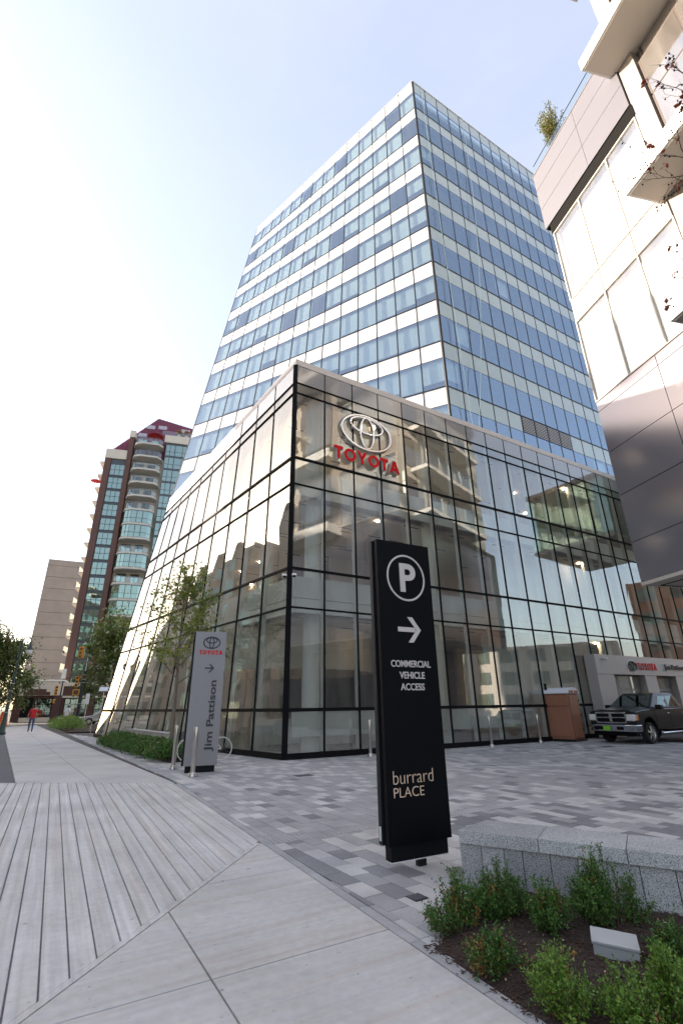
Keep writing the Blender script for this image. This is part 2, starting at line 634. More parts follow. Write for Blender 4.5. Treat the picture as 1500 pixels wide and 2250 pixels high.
mat('office_core', (0.20, 0.22, 0.24), 0.8)
mat('blind', (0.68, 0.72, 0.71), 0.8)
mat('lamp_glow', (0.9, 0.85, 0.75), 0.5, emit=(1.0, 0.80, 0.58), estr=28.0)
mat('slot_dark', (0.05, 0.045, 0.04), 0.7)
glass('tower_glass', (0.72, 0.83, 0.84), (0.52, 0.66, 0.80), 0.36, wave=0.06, wscale=0.35, haze=0.03)
glass('podium_glass', (0.80, 0.85, 0.81), (0.97, 0.98, 0.97), 0.19, wave=0.085, wscale=0.45, haze=0.07)
glass('clear_glass', (0.80, 0.88, 0.86), (0.95, 1.0, 0.98), 0.12)
glass('green_glass', (0.50, 0.85, 0.74), (0.70, 0.98, 0.88), 0.36, wave=0.04)
glass('house_glass', (0.30, 0.40, 0.36), (0.66, 0.86, 0.76), 0.38, wave=0.08, wscale=0.8)
glass('sky_glass', (0.92, 0.94, 0.94), (1.0, 1.0, 1.0), 0.34, wave=0.04, wscale=0.5, haze=0.08)
mat('steel', (0.52, 0.49, 0.46), 0.28, metal=1.0, var=0.06, scale=60, warp=(1, 1, 0.05))
mat('chrome', (0.50, 0.50, 0.51), 0.10, metal=1.0)
mat('sign_black', (0.0025, 0.003, 0.0045), 0.5, spec=0.10)
mat('sign_black_base', (0.006, 0.0065, 0.008), 0.55, spec=0.15, var=0.15, scale=30)
mat('sign_grey', (0.26, 0.25, 0.26), 0.42, metal=0.2)
mat('sign_edge', (0.012, 0.014, 0.018), 0.5, spec=0.2)
mat('letter_pale', (0.62, 0.56, 0.53), 0.5)
mat('letter_copper', (0.72, 0.52, 0.38), 0.4)
mat('letter_dark', (0.03, 0.032, 0.04), 0.45)
mat('letter_red', (0.72, 0.006, 0.010), 0.5, spec=0.15)
mat('letter_side', (0.60, 0.58, 0.58), 0.4)
mat('letter_white', (0.80, 0.80, 0.80), 0.4)
mat('sticker', (0.55, 0.60, 0.58), 0.5)
from mathutils import noise as mnoise
# ================================================================== ground
g = MB()
g.add([(-900, -900, -0.06), (900, -900, -0.06), (900, 1500, -0.06), (-900, 1500, -0.06)], [[0, 1, 2, 3]])
tag(g.build('ground', MATS['joint_dirt']), kind='structure')

AX = Vector((-0.5075, 0.8616, 0))          # along the street, away from the camera
BX = Vector((0.8616, 0.5075, 0))           # across the pavement towards the building

# road across the intersection and along the pavement
g = MB()
rd0 = V(-15.5, 0, 0)
g.prism([(-26 - 40 * -0.56, -0.0 - 40 * 0.83 + 8), (-16.2 - 40 * -0.56, 0 - 40 * 0.83 + 14), (-16.2 - 0.56 * 52, 14 + 0.83 * 52), (-38 - 0.56 * 52, 2 + 0.83 * 52)], -0.055, -0.022)
g.prism([(-80, 55.8), (-33, 55.2), (30, 84), (30, 95), (-35, 66), (-80, 67)], -0.052, -0.018)
tag(g.build('road', MATS['road']), kind='structure')

# grey strip beside the pavement
def along(p, d, t):
    return (p[0] + d[0] * t, p[1] + d[1] * t)
SW_D = (-0.556, 0.831)
A_IN = (-7.85, 12.89)
g = MB()
g.prism([along(A_IN, SW_D, -2), along(A_IN, SW_D, 44), along((A_IN[0] - 4.2, A_IN[1] - 2.8), SW_D, 44), along((A_IN[0] - 4.2, A_IN[1] - 2.8), SW_D, -2)], -0.05, -0.004)
tag(g.build('boulevard_strip', MATS['asphalt']), kind='structure')

# ------------------------------------------------------------------ pavement slabs
side = MB()
side.prism([(-9, 1), (-3, -6), (6, -6), (3, 1), (-3.9, 12.4), (-31, 54), (-36, 54), (-9, 12)], -0.055, -0.045)
sidewalk = tag(side.build('sidewalk', MATS['joint_dirt']), kind='structure')

L1P, L1N = (-3.84, 12.28), (0.879, 0.476)                 # pavement / plaza edge, normal into the plaza
DG_A, DG_B = (-1.07, 7.15), (-1.80, 3.48)                 # diagonal edge of the ribbed crossing
dgd = Vector((DG_B[0] - DG_A[0], DG_B[1] - DG_A[1], 0)).normalized()
DGN = (-dgd.y, dgd.x)                                     # points to the right of the diagonal
if DGN[0] < 0:
    DGN = (-DGN[0], -DGN[1])
near = [(L1P[0], L1P[1], -L1N[0], -L1N[1]), (DG_A[0], DG_A[1], DGN[0], DGN[1]), (0, -2.5, 0, 1)]
JP = Vector((-0.86, 3.91, 0))
SL = 1.76
gap = 0.006
for i in range(-4, 4):
    for j in range(-4, 4):
        c0 = JP + BX * (i * 1.95) + AX * (j * SL)
        cell = [c0 + BX * gap + AX * gap, c0 + BX * (1.95 - gap) + AX * gap, c0 + BX * (1.95 - gap) + AX * (SL - gap), c0 + BX * gap + AX * (SL - gap)]
        poly = clip_poly([(p.x, p.y) for p in cell], near)
        if poly and poly_area(poly) > 0.02:
            MB().prism(poly, -0.05, 0.0).build('concrete_slab', MATS['concrete'], sidewalk, bevel=0.004)
# far stretch beyond the crossing
far_a = Vector(SW_D + (0,))
far_b = Vector((0.831, 0.556, 0))
F0 = Vector((-7.80, 12.85, 0))
wid = 3.02
farl = [(-8.13, 12.79, 0.086, 0.996)]
for i in range(2):
    for j in range(-2, 22):
        c0 = F0 + far_b * (i * wid / 2) + far_a * (j * 2.2)
        cell = [c0 + far_b * gap + far_a * gap, c0 + far_b * (wid / 2 - gap) + far_a * gap, c0 + far_b * (wid / 2 - gap) + far_a * (2.2 - gap), c0 + far_b * gap + far_a * (2.2 - gap)]
        poly = clip_poly([(p.x, p.y) for p in cell], farl)
        if poly and poly_area(poly) > 0.02:
            MB().prism(poly, -0.05, 0.0).build('concrete_slab', MATS['concrete'], sidewalk, bevel=0.004)

# ------------------------------------------------------------------ ribbed driveway crossing
rb = MB()
rb.prism([(-14, 13.2), (-3.95, 12.35), (-1.1, 7.1), (-2.0, 2.2), (-8, 1)], -0.052, -0.016)
ribbed = tag(rb.build('ribbed_driveway', MATS['groove']), kind='structure')
ribl = [(L1P[0], L1P[1], -L1N[0], -L1N[1]), (DG_A[0] - 0.07, DG_A[1], -DGN[0], -DGN[1]), (-8.13, 12.76, -0.086, -0.996), (0, 1.5, 0, 1)]
RX = Vector((-3.98, 8.58, 0))
ga = Vector((-0.489, 0.872, 0))
gb = Vector((0.872, 0.489, 0))
xn = Vector((-0.57, 0.82, 0))                             # normal of the cross joint
for k in range(-42, 30):
    c0 = RX + gb * (k * 0.172)
    cell = [c0 - ga * 30 + gb * 0.006, c0 - ga * 30 + gb * 0.166, c0 + ga * 30 + gb * 0.166, c0 + ga * 30 + gb * 0.006]
    for sgn in (1, -1):
        ln = ribl + [(RX.x + xn.x * 0.005 * sgn, RX.y + xn.y * 0.005 * sgn, xn.x * sgn, xn.y * sgn)]
        poly = clip_poly([(p.x, p.y) for p in cell], ln)
        if poly and poly_area(poly) > 0.01 and max(p[0] for p in poly) > -10:
            MB().prism(poly, -0.03, random.uniform(-0.0015, 0.001)).build('concrete_strip', MATS['concrete_strip'], ribbed, bevel=0.004)
# smooth border along the diagonal
dn = Vector((DGN[0], DGN[1], 0))
pa, pb = V(*DG_A, 0), V(*DG_A, 0) + dgd * 5.6
MB().prism([tuple((pa - dn * 0.066)[:2]), tuple((pb - dn * 0.066)[:2]), tuple((pb - dn * 0.012)[:2]), tuple((pa - dn * 0.012)[:2])], -0.03, -0.001).build('edge_strip', MATS['concrete_strip'], ribbed)

# ------------------------------------------------------------------ plaza pavers
PC = Vector((-1.90, 16.92, 0))                            # ground corner of the glass showroom
UR = Vector((0.857, 0.515, 0)).normalized()
NR = Vector((UR.y, -UR.x, 0))
def pod_left(z):
    return Vector((-12.53 - 2.37 * (15.7 - z) / 15.7, 31.98 - 0.68 * (15.7 - z) / 15.7, 0))
_l0 = (pod_left(0) - PC).normalized()
NL = Vector((-_l0.y, _l0.x, 0))
if NL.x > 0:
    NL = -NL
pl = MB()
pl.prism([(-3.9, 12.4), (2.4, 0.5), (34, 0.5), (34, 40), (20, 45), (-31, 54)], -0.056, -0.04)
plaza = tag(pl.build('plaza', MATS['joint_dirt']), kind='structure')
PA = Vector((-0.53, 0.848, 0))
PB = Vector((0.848, 0.53, 0))
P_ORG = Vector((0.15, 5.25, 0))
LEN, WID = 0.36, 0.225
BAND_P, BAND_D = Vector((-0.95, 7.05, 0)), Vector((0.863, 0.506, 0)).normalized()
BAND_N = Vector((-BAND_D.y, BAND_D.x, 0))
WF0, WFD = Vector((1.09, 5.48, 0)), Vector((0.863, -0.505, 0)).normalized()   # granite wall front
WFN = Vector((-0.505, -0.863, 0)).normalized()
cells = []
for r in range(-60, 90):
    off = (mnoise.random() if False else ((r * 0.5) % 1.0)) * LEN
    for k in range(-60, 110):
        c0 = P_ORG + PB * (r * WID) + PA * (k * LEN + off)
        cc = c0 + PB * WID / 2 + PA * LEN / 2
        if cc.y < 2.6 or cc.x > 23 or cc.y > 36 or cc.x < -26:
            continue
        ed = (L1P[0], L1P[1], L1N[0], L1N[1]) if cc.y < 12.35 else (-3.93, 12.43, 0.84, 0.54)
        de = (cc.x - ed[0]) * ed[2] + (cc.y - ed[1]) * ed[3]
        if de < -0.3:
            continue
        q = cc - PC
        if q.dot(NR) < -0.1 and q.dot(NL) < -0.1:
            continue
        if (cc - WF0).dot(WFN) > 0.15 and (cc - Vector((0.62, 4.4, 0))).dot(Vector((0.90, -0.43, 0))) > 0.15:
            continue
        qb = cc - Vector((11.5, 17.0, 0))
        if qb.x > 5.5:
            continue
        g_ = 0.0035
        cell = [c0 + PB * g_ + PA * g_, c0 + PB * (WID - g_) + PA * g_, c0 + PB * (WID - g_) + PA * (LEN - g_), c0 + PB * g_ + PA * (LEN - g_)]
        poly = [(p.x, p.y) for p in cell]
        full = True
        if de < 0.32:
            poly = clip_poly(poly, [(ed[0] + ed[2] * 0.11, ed[1] + ed[3] * 0.11, ed[2], ed[3])])
            full = False
        db = (cc - BAND_P).dot(BAND_N)
        if abs(db - 0.14) < 0.45 and poly:
            full = False
            s_ = 1 if db > 0.14 else -1
            e_ = 0.285 if s_ > 0 else -0.005
            poly = clip_poly(poly, [(BAND_P.x + BAND_N.x * e_, BAND_P.y + BAND_N.y * e_, BAND_N.x * s_, BAND_N.y * s_)])
        if not poly or poly_area(poly) < 0.004:
            continue
        nv = mnoise.noise(Vector((cc.x * 0.45, cc.y * 0.45, 3.1)))
        rr = random.random()
        if db < 0.14:
            tone = 0 if rr < 0.46 else (1 if rr < 0.74 else 2)
        elif cc.y > 12.9 + (cc.x + 2) * 0.17 and cc.x < 1.5:
            tone = 0 if rr < 0.30 else 1
        else:
            pl_ = 0.26 + nv * 0.55
            tone = 0 if rr < pl_ else (2 if rr > 0.93 else 1)
        cells.append((cc, c0, poly, full, tone))
cells.sort(key=lambda t: (t[0] - Vector((0.2, 4.2, 0))).length if t[0].x < 2.6 else 99)
PMATS = [MATS['paver_light'], MATS['paver_mid'], MATS['paver_dark']]
_std = []
for t in range(3):
    mb = MB()
    mb.prism([(PB * a + PA * b)[:2] for a, b in ((0.0035, 0.0035), (WID - 0.0035, 0.0035), (WID - 0.0035, LEN - 0.0035), (0.0035, LEN - 0.0035))], -0.045, 0.0)
    _std.append(mb.mesh('paver', PMATS[t]))
rest = MB()
for i, (cc, c0, poly, full, tone) in enumerate(cells):
    dz = random.uniform(-0.002, 0.0015)
    if i < 290:
        if full:
            o = link(bpy.data.objects.new('paver', _std[tone]), plaza)
            o.location = (c0.x, c0.y, dz)
        else:
            MB().prism(poly, -0.045, dz).build('paver', PMATS[tone], plaza)
    else:
        rest.prism(poly, -0.03, dz, tone)
tag(rest.build('paver_field', PMATS, plaza), kind='stuff')
# soldier course along the pavement edge
ed_d = Vector((0.476, -0.879, 0))
t = 0.0
while t < 10.2:
    ln = random.choice((0.5, 0.6, 0.75))
    a = Vector((L1P[0], L1P[1], 0)) + ed_d * t
    n_ = Vector((L1N[0], L1N[1], 0))
    quad = [a + n_ * 0.012, a + ed_d * (ln - 0.006) + n_ * 0.012, a + ed_d * (ln - 0.006) + n_ * 0.103, a + n_ * 0.103]
    MB().prism([(p.x, p.y) for p in quad], -0.045, random.uniform(-0.004, 0.001)).build('edging_stone', MATS['paver_mid'], plaza, bevel=0.003)
    t += ln
# narrow dark drainage band with dimples
t = 0.0
studs = MB()
while t < 16:
    ln = 0.42
    a = BAND_P + BAND_D * t
    quad = [a + BAND_N * 0.003, a + BAND_D * (ln - 0.005) + BAND_N * 0.003, a + BAND_D * (ln - 0.005) + BAND_N * 0.277, a + BAND_N * 0.277]
    MB().prism([(p.x, p.y) for p in quad], -0.045, 0.0).build('band_stone', MATS['paver_mid'], plaza)
    if t < 3.0:
        for i in range(6):
            for j in range(4):
                p = a + BAND_D * (0.04 + i * 0.068) + BAND_N * (0.04 + j * 0.066)
                studs.lathe([(0.012, 0), (0.010, 0.004), (0.004, 0.006)], (p.x, p.y, 0.0), 6)
    t += ln
tag(studs.build('warning_studs', MATS['paver_light'], plaza), kind='stuff')

# drains let into the paving
def drain(x, y, w, l, label):
    d = thing('drain_grate', label, 'drain', (x, y, 0), math.atan2(PB.y, PB.x), 'drain grates in the paving')
    MB().box(-w / 2, w / 2, -l / 2, l / 2, -0.03, 0.003).build('frame', MATS['dark_frame'], d)
    n = max(4, int(w / 0.03))
    for i in range(n):
        x0 = -w / 2 + (i + 0.2) * w / n
        MB().box(x0, x0 + w / n * 0.55, -l / 2 + 0.01, l / 2 - 0.01, 0.003, 0.007).build('bar', MATS['asphalt'], d)
drain(-1.01, 13.37, 0.42, 0.30, 'small dark drain grate in front of the glass corner')
drain(10.05, 20.4, 0.75, 0.32, 'long dark drain grate in the paving before the pickup truck')
drain(0.63, 5.25, 0.15, 0.15, 'tiny square drain beside the planting bed')
# ================================================================== glass showroom (podium)
show = thing('glass_showroom', 'three storey glass showroom with black mullions and flared left end', 'building', (PC.x, PC.y, 0))
show_o = Vector((PC.x, PC.y, 0))
def pin(o):                                                # world-space mesh under an offset parent
    o.matrix_parent_inverse = Matrix.Translation(-Vector(o.parent.location))
    return o
ROWS = [0.14, 1.47, 4.85, 6.28, 9.69, 10.85, 13.95, 14.47, 15.40]
RMOD, RN = 1.43, 25
def pr(s, z, off=0.0):                                     # point on the right face, s in metres
    p = PC + UR * s + NR * off
    return Vector((p.x, p.y, z))
def plf(t, z, off=0.0):                                    # point on the left face, t 0..1 from the corner
    e = pod_left(z)
    p = PC.lerp(e, t)
    return Vector((p.x, p.y, z)) + NL * off
LN = 10
gapm = 0.02
def tilt_mesh(a, b, c, d, n, t, name, m, parent):
    """a pane set a hair out of plane, as real units are"""
    j = [random.uniform(-0.0022, 0.0022) for _ in range(4)]
    pts = [Vector(p) + Vector(n) * q for p, q in zip((a, b, c, d), j)]
    return pin(MB().panel(*pts, n, t).build(name, m, parent))
for i in range(RN):
    for k in range(len(ROWS) - 1):
        if 12 <= i and k < 2 and i < 24:                   # annex stands here
            if k == 0:
                continue
        s0, s1, z0, z1 = i * RMOD + gapm, (i + 1) * RMOD - gapm, ROWS[k] + gapm, ROWS[k + 1] - gapm
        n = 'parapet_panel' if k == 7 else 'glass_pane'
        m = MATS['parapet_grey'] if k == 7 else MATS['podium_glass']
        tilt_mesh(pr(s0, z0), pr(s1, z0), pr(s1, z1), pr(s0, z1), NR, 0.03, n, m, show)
for i in range(LN):
    for k in range(len(ROWS) - 1):
        t0, t1, z0, z1 = i / LN + 0.001, (i + 1) / LN - 0.001, ROWS[k] + gapm, ROWS[k + 1] - gapm
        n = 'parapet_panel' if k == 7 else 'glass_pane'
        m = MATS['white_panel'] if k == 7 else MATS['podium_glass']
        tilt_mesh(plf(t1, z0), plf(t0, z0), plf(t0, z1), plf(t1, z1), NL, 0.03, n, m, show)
for i in range(1, RN + 1):
    pin(MB().beam(pr(i * RMOD, 0.1, 0.0), pr(i * RMOD, 13.95, 0.0), 0.045, 0.07, NR).build('mullion', MATS['black_frame'], show))
    pin(MB().beam(pr(i * RMOD, 13.95, -0.03), pr(i * RMOD, 15.4, -0.03), 0.03, 0.10, NR).build('mullion', MATS['black_frame'], show))
    pin(MB().beam(pr(i * RMOD, 0.2, -0.14), pr(i * RMOD, 14.9, -0.14), 0.07, 0.17, NR).build('inner_fin', MATS['inner_fin'], show))
for i in range(1, LN + 1):
    pin(MB().beam(plf(i / LN, 0.1), plf(i / LN, 13.95), 0.05, 0.06, NL).build('mullion', MATS['black_frame'], show))
    pin(MB().beam(plf(i / LN, 13.95, -0.03), plf(i / LN, 15.4, -0.03), 0.03, 0.10, NL).build('mullion', MATS['black_frame'], show))
    pin(MB().beam(plf(i / LN, 0.2, -0.14), plf(i / LN, 14.9, -0.14), 0.08, 0.17, NL).build('inner_fin', MATS['inner_fin'], show))
for z, h in ((0.10, 0.17), (1.47, 0.11), (4.85, 0.055), (6.28, 0.085), (9.69, 0.045), (10.85, 0.085), (13.95, 0.035), (14.47, 0.02)):
    pin(MB().beam(pr(0, z, 0.01), pr(RN * RMOD, z, 0.01), 0.09, h).build('transom', MATS['black_frame'], show))
    pin(MB().beam(plf(0, z, 0.01), plf(1, z, 0.01), 0.09, h).build('transom', MATS['black_frame'], show))
cpost = PC + (NR + NL).normalized() * 0.02
pin(MB().prism([tuple((cpost + UR * 0.075 + NR * 0.06)[:2]), tuple((cpost + UR * 0.075 - NR * 0.1)[:2]), tuple((cpost - NL * 0.14 - NR * 0.1)[:2]), tuple((cpost + _l0 * 0.09 - NL * 0.1)[:2]), tuple((cpost + _l0 * 0.09 + NL * 0.06)[:2])], 0.03, 15.4).build('corner_post', MATS['black_frame'], show))
# coping and roof
RE = PC + UR * (RN * RMOD)
LE = pod_left(15.7)
foot = [tuple(PC[:2]), tuple(RE[:2]), (24, 52), (-8, 54), (-14.3, 37.5), tuple(LE[:2])]
def inset(off_r, off_l, z):
    """footprint pulled inwards behind both glass faces at height z"""
    a = PC - UR * 0 
    e = pod_left(z)
    d1 = UR
    d2 = (e - PC).normalized()
    n2 = Vector((-d2.y, d2.x, 0))
    if n2.dot(NL) < 0: n2 = -n2
    p1 = PC - NR * off_r
    p2 = PC - n2 * off_l
    den = d1.x * d2.y - d1.y * d2.x
    w = p2 - p1
    t_ = (w.x * d2.y - w.y * d2.x) / den
    c_ = p1 + d1 * t_
    r_ = RE - NR * off_r
    l_ = e - n2 * off_l
    return [tuple(c_[:2]), tuple(r_[:2]), (24, 51), (-7.5, 53), (-10.6, 38.5), tuple(l_[:2])]
cop = MB()
cop.prism([tuple((PC - NR * 0.0)[:2]), tuple(RE[:2]), tuple((RE - NR * 0.5)[:2]), inset(0.5, 0.5, 15.7)[0]], 15.42, 15.72)
cop.prism([tuple(PC[:2]), inset(0.5, 0.5, 15.7)[0], inset(0.5, 0.5, 15.7)[5], tuple(LE[:2])], 15.421, 15.721)
pin(cop.build('coping', MATS['coping'], show))
pin(MB().prism(inset(0.35, 0.35, 15.4), 15.0, 15.35).build('roof_slab', MATS['interior_white'], show))
pin(MB().prism(inset(0.30, 0.30, 0.1), -0.03, 0.06).build('floor_slab', MATS['interior_grey'], show))
for z0, z1 in ((5.35, 6.15), (10.0, 10.75)):
    pin(MB().prism(inset(0.55, 0.55, z0), z0, z1).build('floor_slab', MATS['interior_white'], show))
for z in (4.78, 9.55, 14.6):
    pin(MB().prism(inset(1.2, 1.2, z), z, z + 0.06).build('ceiling', MATS['ceiling_tile'], show))
# upstands that show as pale bands behind the glass
for z0, z1 in ((4.80, 5.33), (9.57, 9.98), (0.62, 1.40)):
    q = inset(0.62, 0.62, z0)
    a, b = Vector((*q[0], 0)), Vector((*q[1], 0))
    pin(MB().beam(a + Vector((0, 0, (z0 + z1) / 2)), b + Vector((0, 0, (z0 + z1) / 2)), 0.08, z1 - z0).build('bulkhead', MATS['interior_white'], show))
    a2, b2 = Vector((*q[0], 0)), Vector((*q[5], 0))
    if z0 > 1:
        pin(MB().beam(a2 + Vector((0, 0, (z0 + z1) / 2)), b2 + Vector((0, 0, (z0 + z1) / 2)), 0.08, z1 - z0).build('bulkhead', MATS['interior_white'], show))
# pale boards closing off the ground floor towards the lane
for i in range(5, 13):
    for z0, z1 in ((1.52, 4.75),):
        q0_, q1_ = pr(i * RMOD + 0.03, z0, -2.0), pr((i + 1) * RMOD - 0.03, z0, -2.0)
        if i in (6, 7):
            continue
        pin(MB().panel(q0_, q1_, q1_ + Vector((0, 0, z1 - z0)), q0_ + Vector((0, 0, z1 - z0)), NR, 0.05).build('display_board', MATS['interior_white'], show))
for i in range(9, 17):
    q0_, q1_ = pr(i * RMOD + 0.03, 6.3, -2.2), pr((i + 1) * RMOD - 0.03, 6.3, -2.2)
    pin(MB().panel(q0_, q1_, q1_ + Vector((0, 0, 3.2)), q0_ + Vector((0, 0, 3.2)), NR, 0.05).build('display_board', MATS['interior_white'], show))
# columns just inside the glass
for s in (1.55, 7.9, 14.2, 20.5, 27):
    p = PC + UR * s - NR * 1.25
    pin(MB().lathe([(0.33, 0.06), (0.33, 15.0)], (p.x, p.y, 0), 20).build('column', MATS['interior_white'], show, smooth=True))
for t_ in (0.30, 0.56, 0.80):
    p = PC.lerp(pod_left(15), t_) - NL * 1.9
    pin(MB().lathe([(0.33, 0.06), (0.33, 15.0)], (p.x, p.y, 0), 20).build('column', MATS['interior_white'], show, smooth=True))
# partition walls deep inside, curved bulkhead, counters
q = inset(7.5, 7.0, 5)
for z0, z1, m in ((0.06, 4.78, 'interior_beige'), (6.15, 9.55, 'interior_beige'), (10.75, 14.6, 'interior_white')):
    a, b, e = Vector((*q[0], 0)), Vector((*q[1], 0)), Vector((*q[5], 0))
    st = 0.30 if z0 < 1 else 0.0
    zz = Vector((0, 0, (z0 + z1) / 2))
    pin(MB().beam(a.lerp(b, st) + zz, b + zz, 0.2, z1 - z0).build('partition_wall', MATS[m], show))
    pin(MB().beam(a.lerp(e, 0.45) + zz, e + zz, 0.2, z1 - z0).build('partition_wall', MATS[m], show))
cc_ = PC + UR * 3.2 - NR * 7.0
arc = MB()
ring = []
for k in range(25):
    a = 2 * math.pi * k / 24
    ring.append((cc_.x + 4.2 * math.cos(a), cc_.y + 4.2 * math.sin(a)))
for k in range(24):
    (x0, y0), (x1, y1) = ring[k], ring[k + 1]
    arc.add([(x0, y0, 3.0), (x1, y1, 3.0), (x1, y1, 4.72), (x0, y0, 4.72)], [[0, 1, 2, 3]])
pin(arc.build('curved_bulkhead', MATS['interior_beige'], show, smooth=True))
# far glazing of the ground floor
for k in range(6):
    a = PC + UR * (0.5 + k * 1.5) - NR * 15.0
    pin(MB().beam(a + Vector((0, 0, 0.1)), a + Vector((0, 0, 4.7)), 0.07, 0.1, NR).build('mullion', MATS['inner_fin'], show))
for s, d in ((4.2, 4.5), (7.2, 5.0), (2.4, 6.0)):
    p = PC + UR * s - NR * d
    pin(MB().prism([tuple((p + UR * a + NR * b)[:2]) for a, b in ((-0.9, -0.4), (0.9, -0.4), (0.9, 0.4), (-0.9, 0.4))], 0.06, 1.05).build('counter', MATS['interior_white'], show))
for s, d in ((3.6, 2.6), (6.0, 3.0), (-0.2, 4.0), (9.5, 3.2)):
    p = PC + UR * s - NR * d
    ch = MB()
    ch.box(-0.24, 0.24, -0.24, 0.24, 1.47, 1.53)
    ch.box(-0.24, 0.24, 0.19, 0.24, 1.53, 1.95)
for z, rows in ((4.72, 2), (9.50, 3), (14.54, 2)):
    for r_ in range(rows):
        for t_ in (0.12, 0.26, 0.40, 0.54, 0.68, 0.82):
            p = PC.lerp(pod_left(15), t_) - NL * (2.6 + r_ * 2.0)
            pin(MB().prism([tuple((p + UR * a + NR * b)[:2]) for a, b in ((-0.45, -0.05), (0.45, -0.05), (0.45, 0.05), (-0.45, 0.05))], z + 0.035, z + 0.058).build('ceiling_slot', MATS['slot_dark'], show))
            if (r_ + int(p.x * 7)) % 5 == 0:
                pin(MB().lathe([(0.07, 0.0), (0.07, 0.05)], (p.x + 0.9, p.y + 0.6, z), 10).build('downlight', MATS['lamp_glow'], show))
# ceiling lights: lit downlights and slots
for z, rows in ((4.72, 3), (9.50, 4), (14.54, 3)):
    for r_ in range(rows):
        for s in range(1, 24, 3):
            p = PC + UR * (s + 0.7 * r_) - NR * (1.45 + r_ * 2.1)
            pin(MB().prism([tuple((p + UR * a + NR * b)[:2]) for a, b in ((-0.45, -0.05), (0.45, -0.05), (0.45, 0.05), (-0.45, 0.05))], z + 0.035, z + 0.058).build('ceiling_slot', MATS['slot_dark'], show))
            if (r_ + int(p.x * 7)) % 5 == 0:
                pin(MB().lathe([(0.07, 0.0), (0.07, 0.05)], (p.x + 0.9, p.y + 0.6, z), 10).build('downlight', MATS['lamp_glow'], show))
# outer walls that close the far sides
for a, b in ((RE, Vector((24, 52, 0))), (Vector((24, 52, 0)), Vector((-8, 54, 0))), (Vector((-8, 54, 0)), Vector((-11.0, 38.5, 0))), (Vector((-11.0, 38.5, 0)), Vector((-12.2, 32.6, 0)))):
    zz = Vector((0, 0, 7.7))
    pin(MB().beam(Vector((a.x, a.y, 0)) + zz, Vector((b.x, b.y, 0)) + zz, 0.2, 15.2).build('rear_wall', MATS['interior_beige'], show))
# dome cameras on the corner
for k, n_ in enumerate((NL, NR)):
    cp = PC + n_ * 0.16 + (UR if k else _l0) * 0.10
    d = thing('dome_camera', ('white dome camera on the street side of the black corner post', 'white dome camera on the plaza side of the black corner post')[k], 'camera', (cp.x, cp.y, 5.98), 0, 'dome cameras on the glass corner')
    MB().lathe([(0.02, 0.05), (0.085, 0.045), (0.095, 0.0), (0.09, -0.03)], n=16).build('housing', MATS['white_panel'], d, smooth=True)
    MB().lathe([(0.065, -0.03), (0.055, -0.065), (0.03, -0.085), (0.005, -0.09)], n=14).build('lens', MATS['black_frame'], d, smooth=True)

# ------------------------------------------------------------------ emblem and letters on the showroom
def ellipse_ring(mb, cx, cz, rx, rz_, w, dep, n=40, y=0.0, tilt_=0.0):
    """flat-faced elliptical band of width w standing in the x/z plane"""
    sec = [(-w, 0.0), (-w * 0.86, -dep * 0.55), (-w * 0.4, -dep * 0.93), (w * 0.4, -dep * 0.93), (w * 0.86, -dep * 0.55), (w, 0.0)]
    ns_ = len(sec)
    o = len(mb.v)
    for k in range(n):
        a = 2 * math.pi * k / n
        x, z = rx * math.cos(a), rz_ * math.sin(a)
        nx, nz = math.cos(a) / rx, math.sin(a) / rz_
        l = math.hypot(nx, nz); nx /= l; nz /= l
        for d, yy in sec:
            mb.v.append((cx + x + nx * d / 2, y + yy, cz + z + nz * d / 2))
    for k in range(n):
        j = (k + 1) % n
        for q_ in range(ns_):
            r_ = (q_ + 1) % ns_
            mb.f.append([o + k * ns_ + q_, o + k * ns_ + r_, o + j * ns_ + r_, o + j * ns_ + q_])
            mb.m.append(0)


def emblem(name, w, h, bw, dep, m, parent, loc):
    mb = MB()
    ellipse_ring(mb, 0, 0, w / 2, h / 2, bw, dep)
    ellipse_ring(mb, 0, h * 0.21, w * 0.33, h * 0.235, bw * 0.85, dep * 1.02, y=-0.001)
    ellipse_ring(mb, 0, -h * 0.01, w * 0.135, h * 0.455, bw * 0.85, dep * 1.04, y=-0.002)
    o = mb.build(name, m, parent, smooth=True)
    o.location = loc
    return o

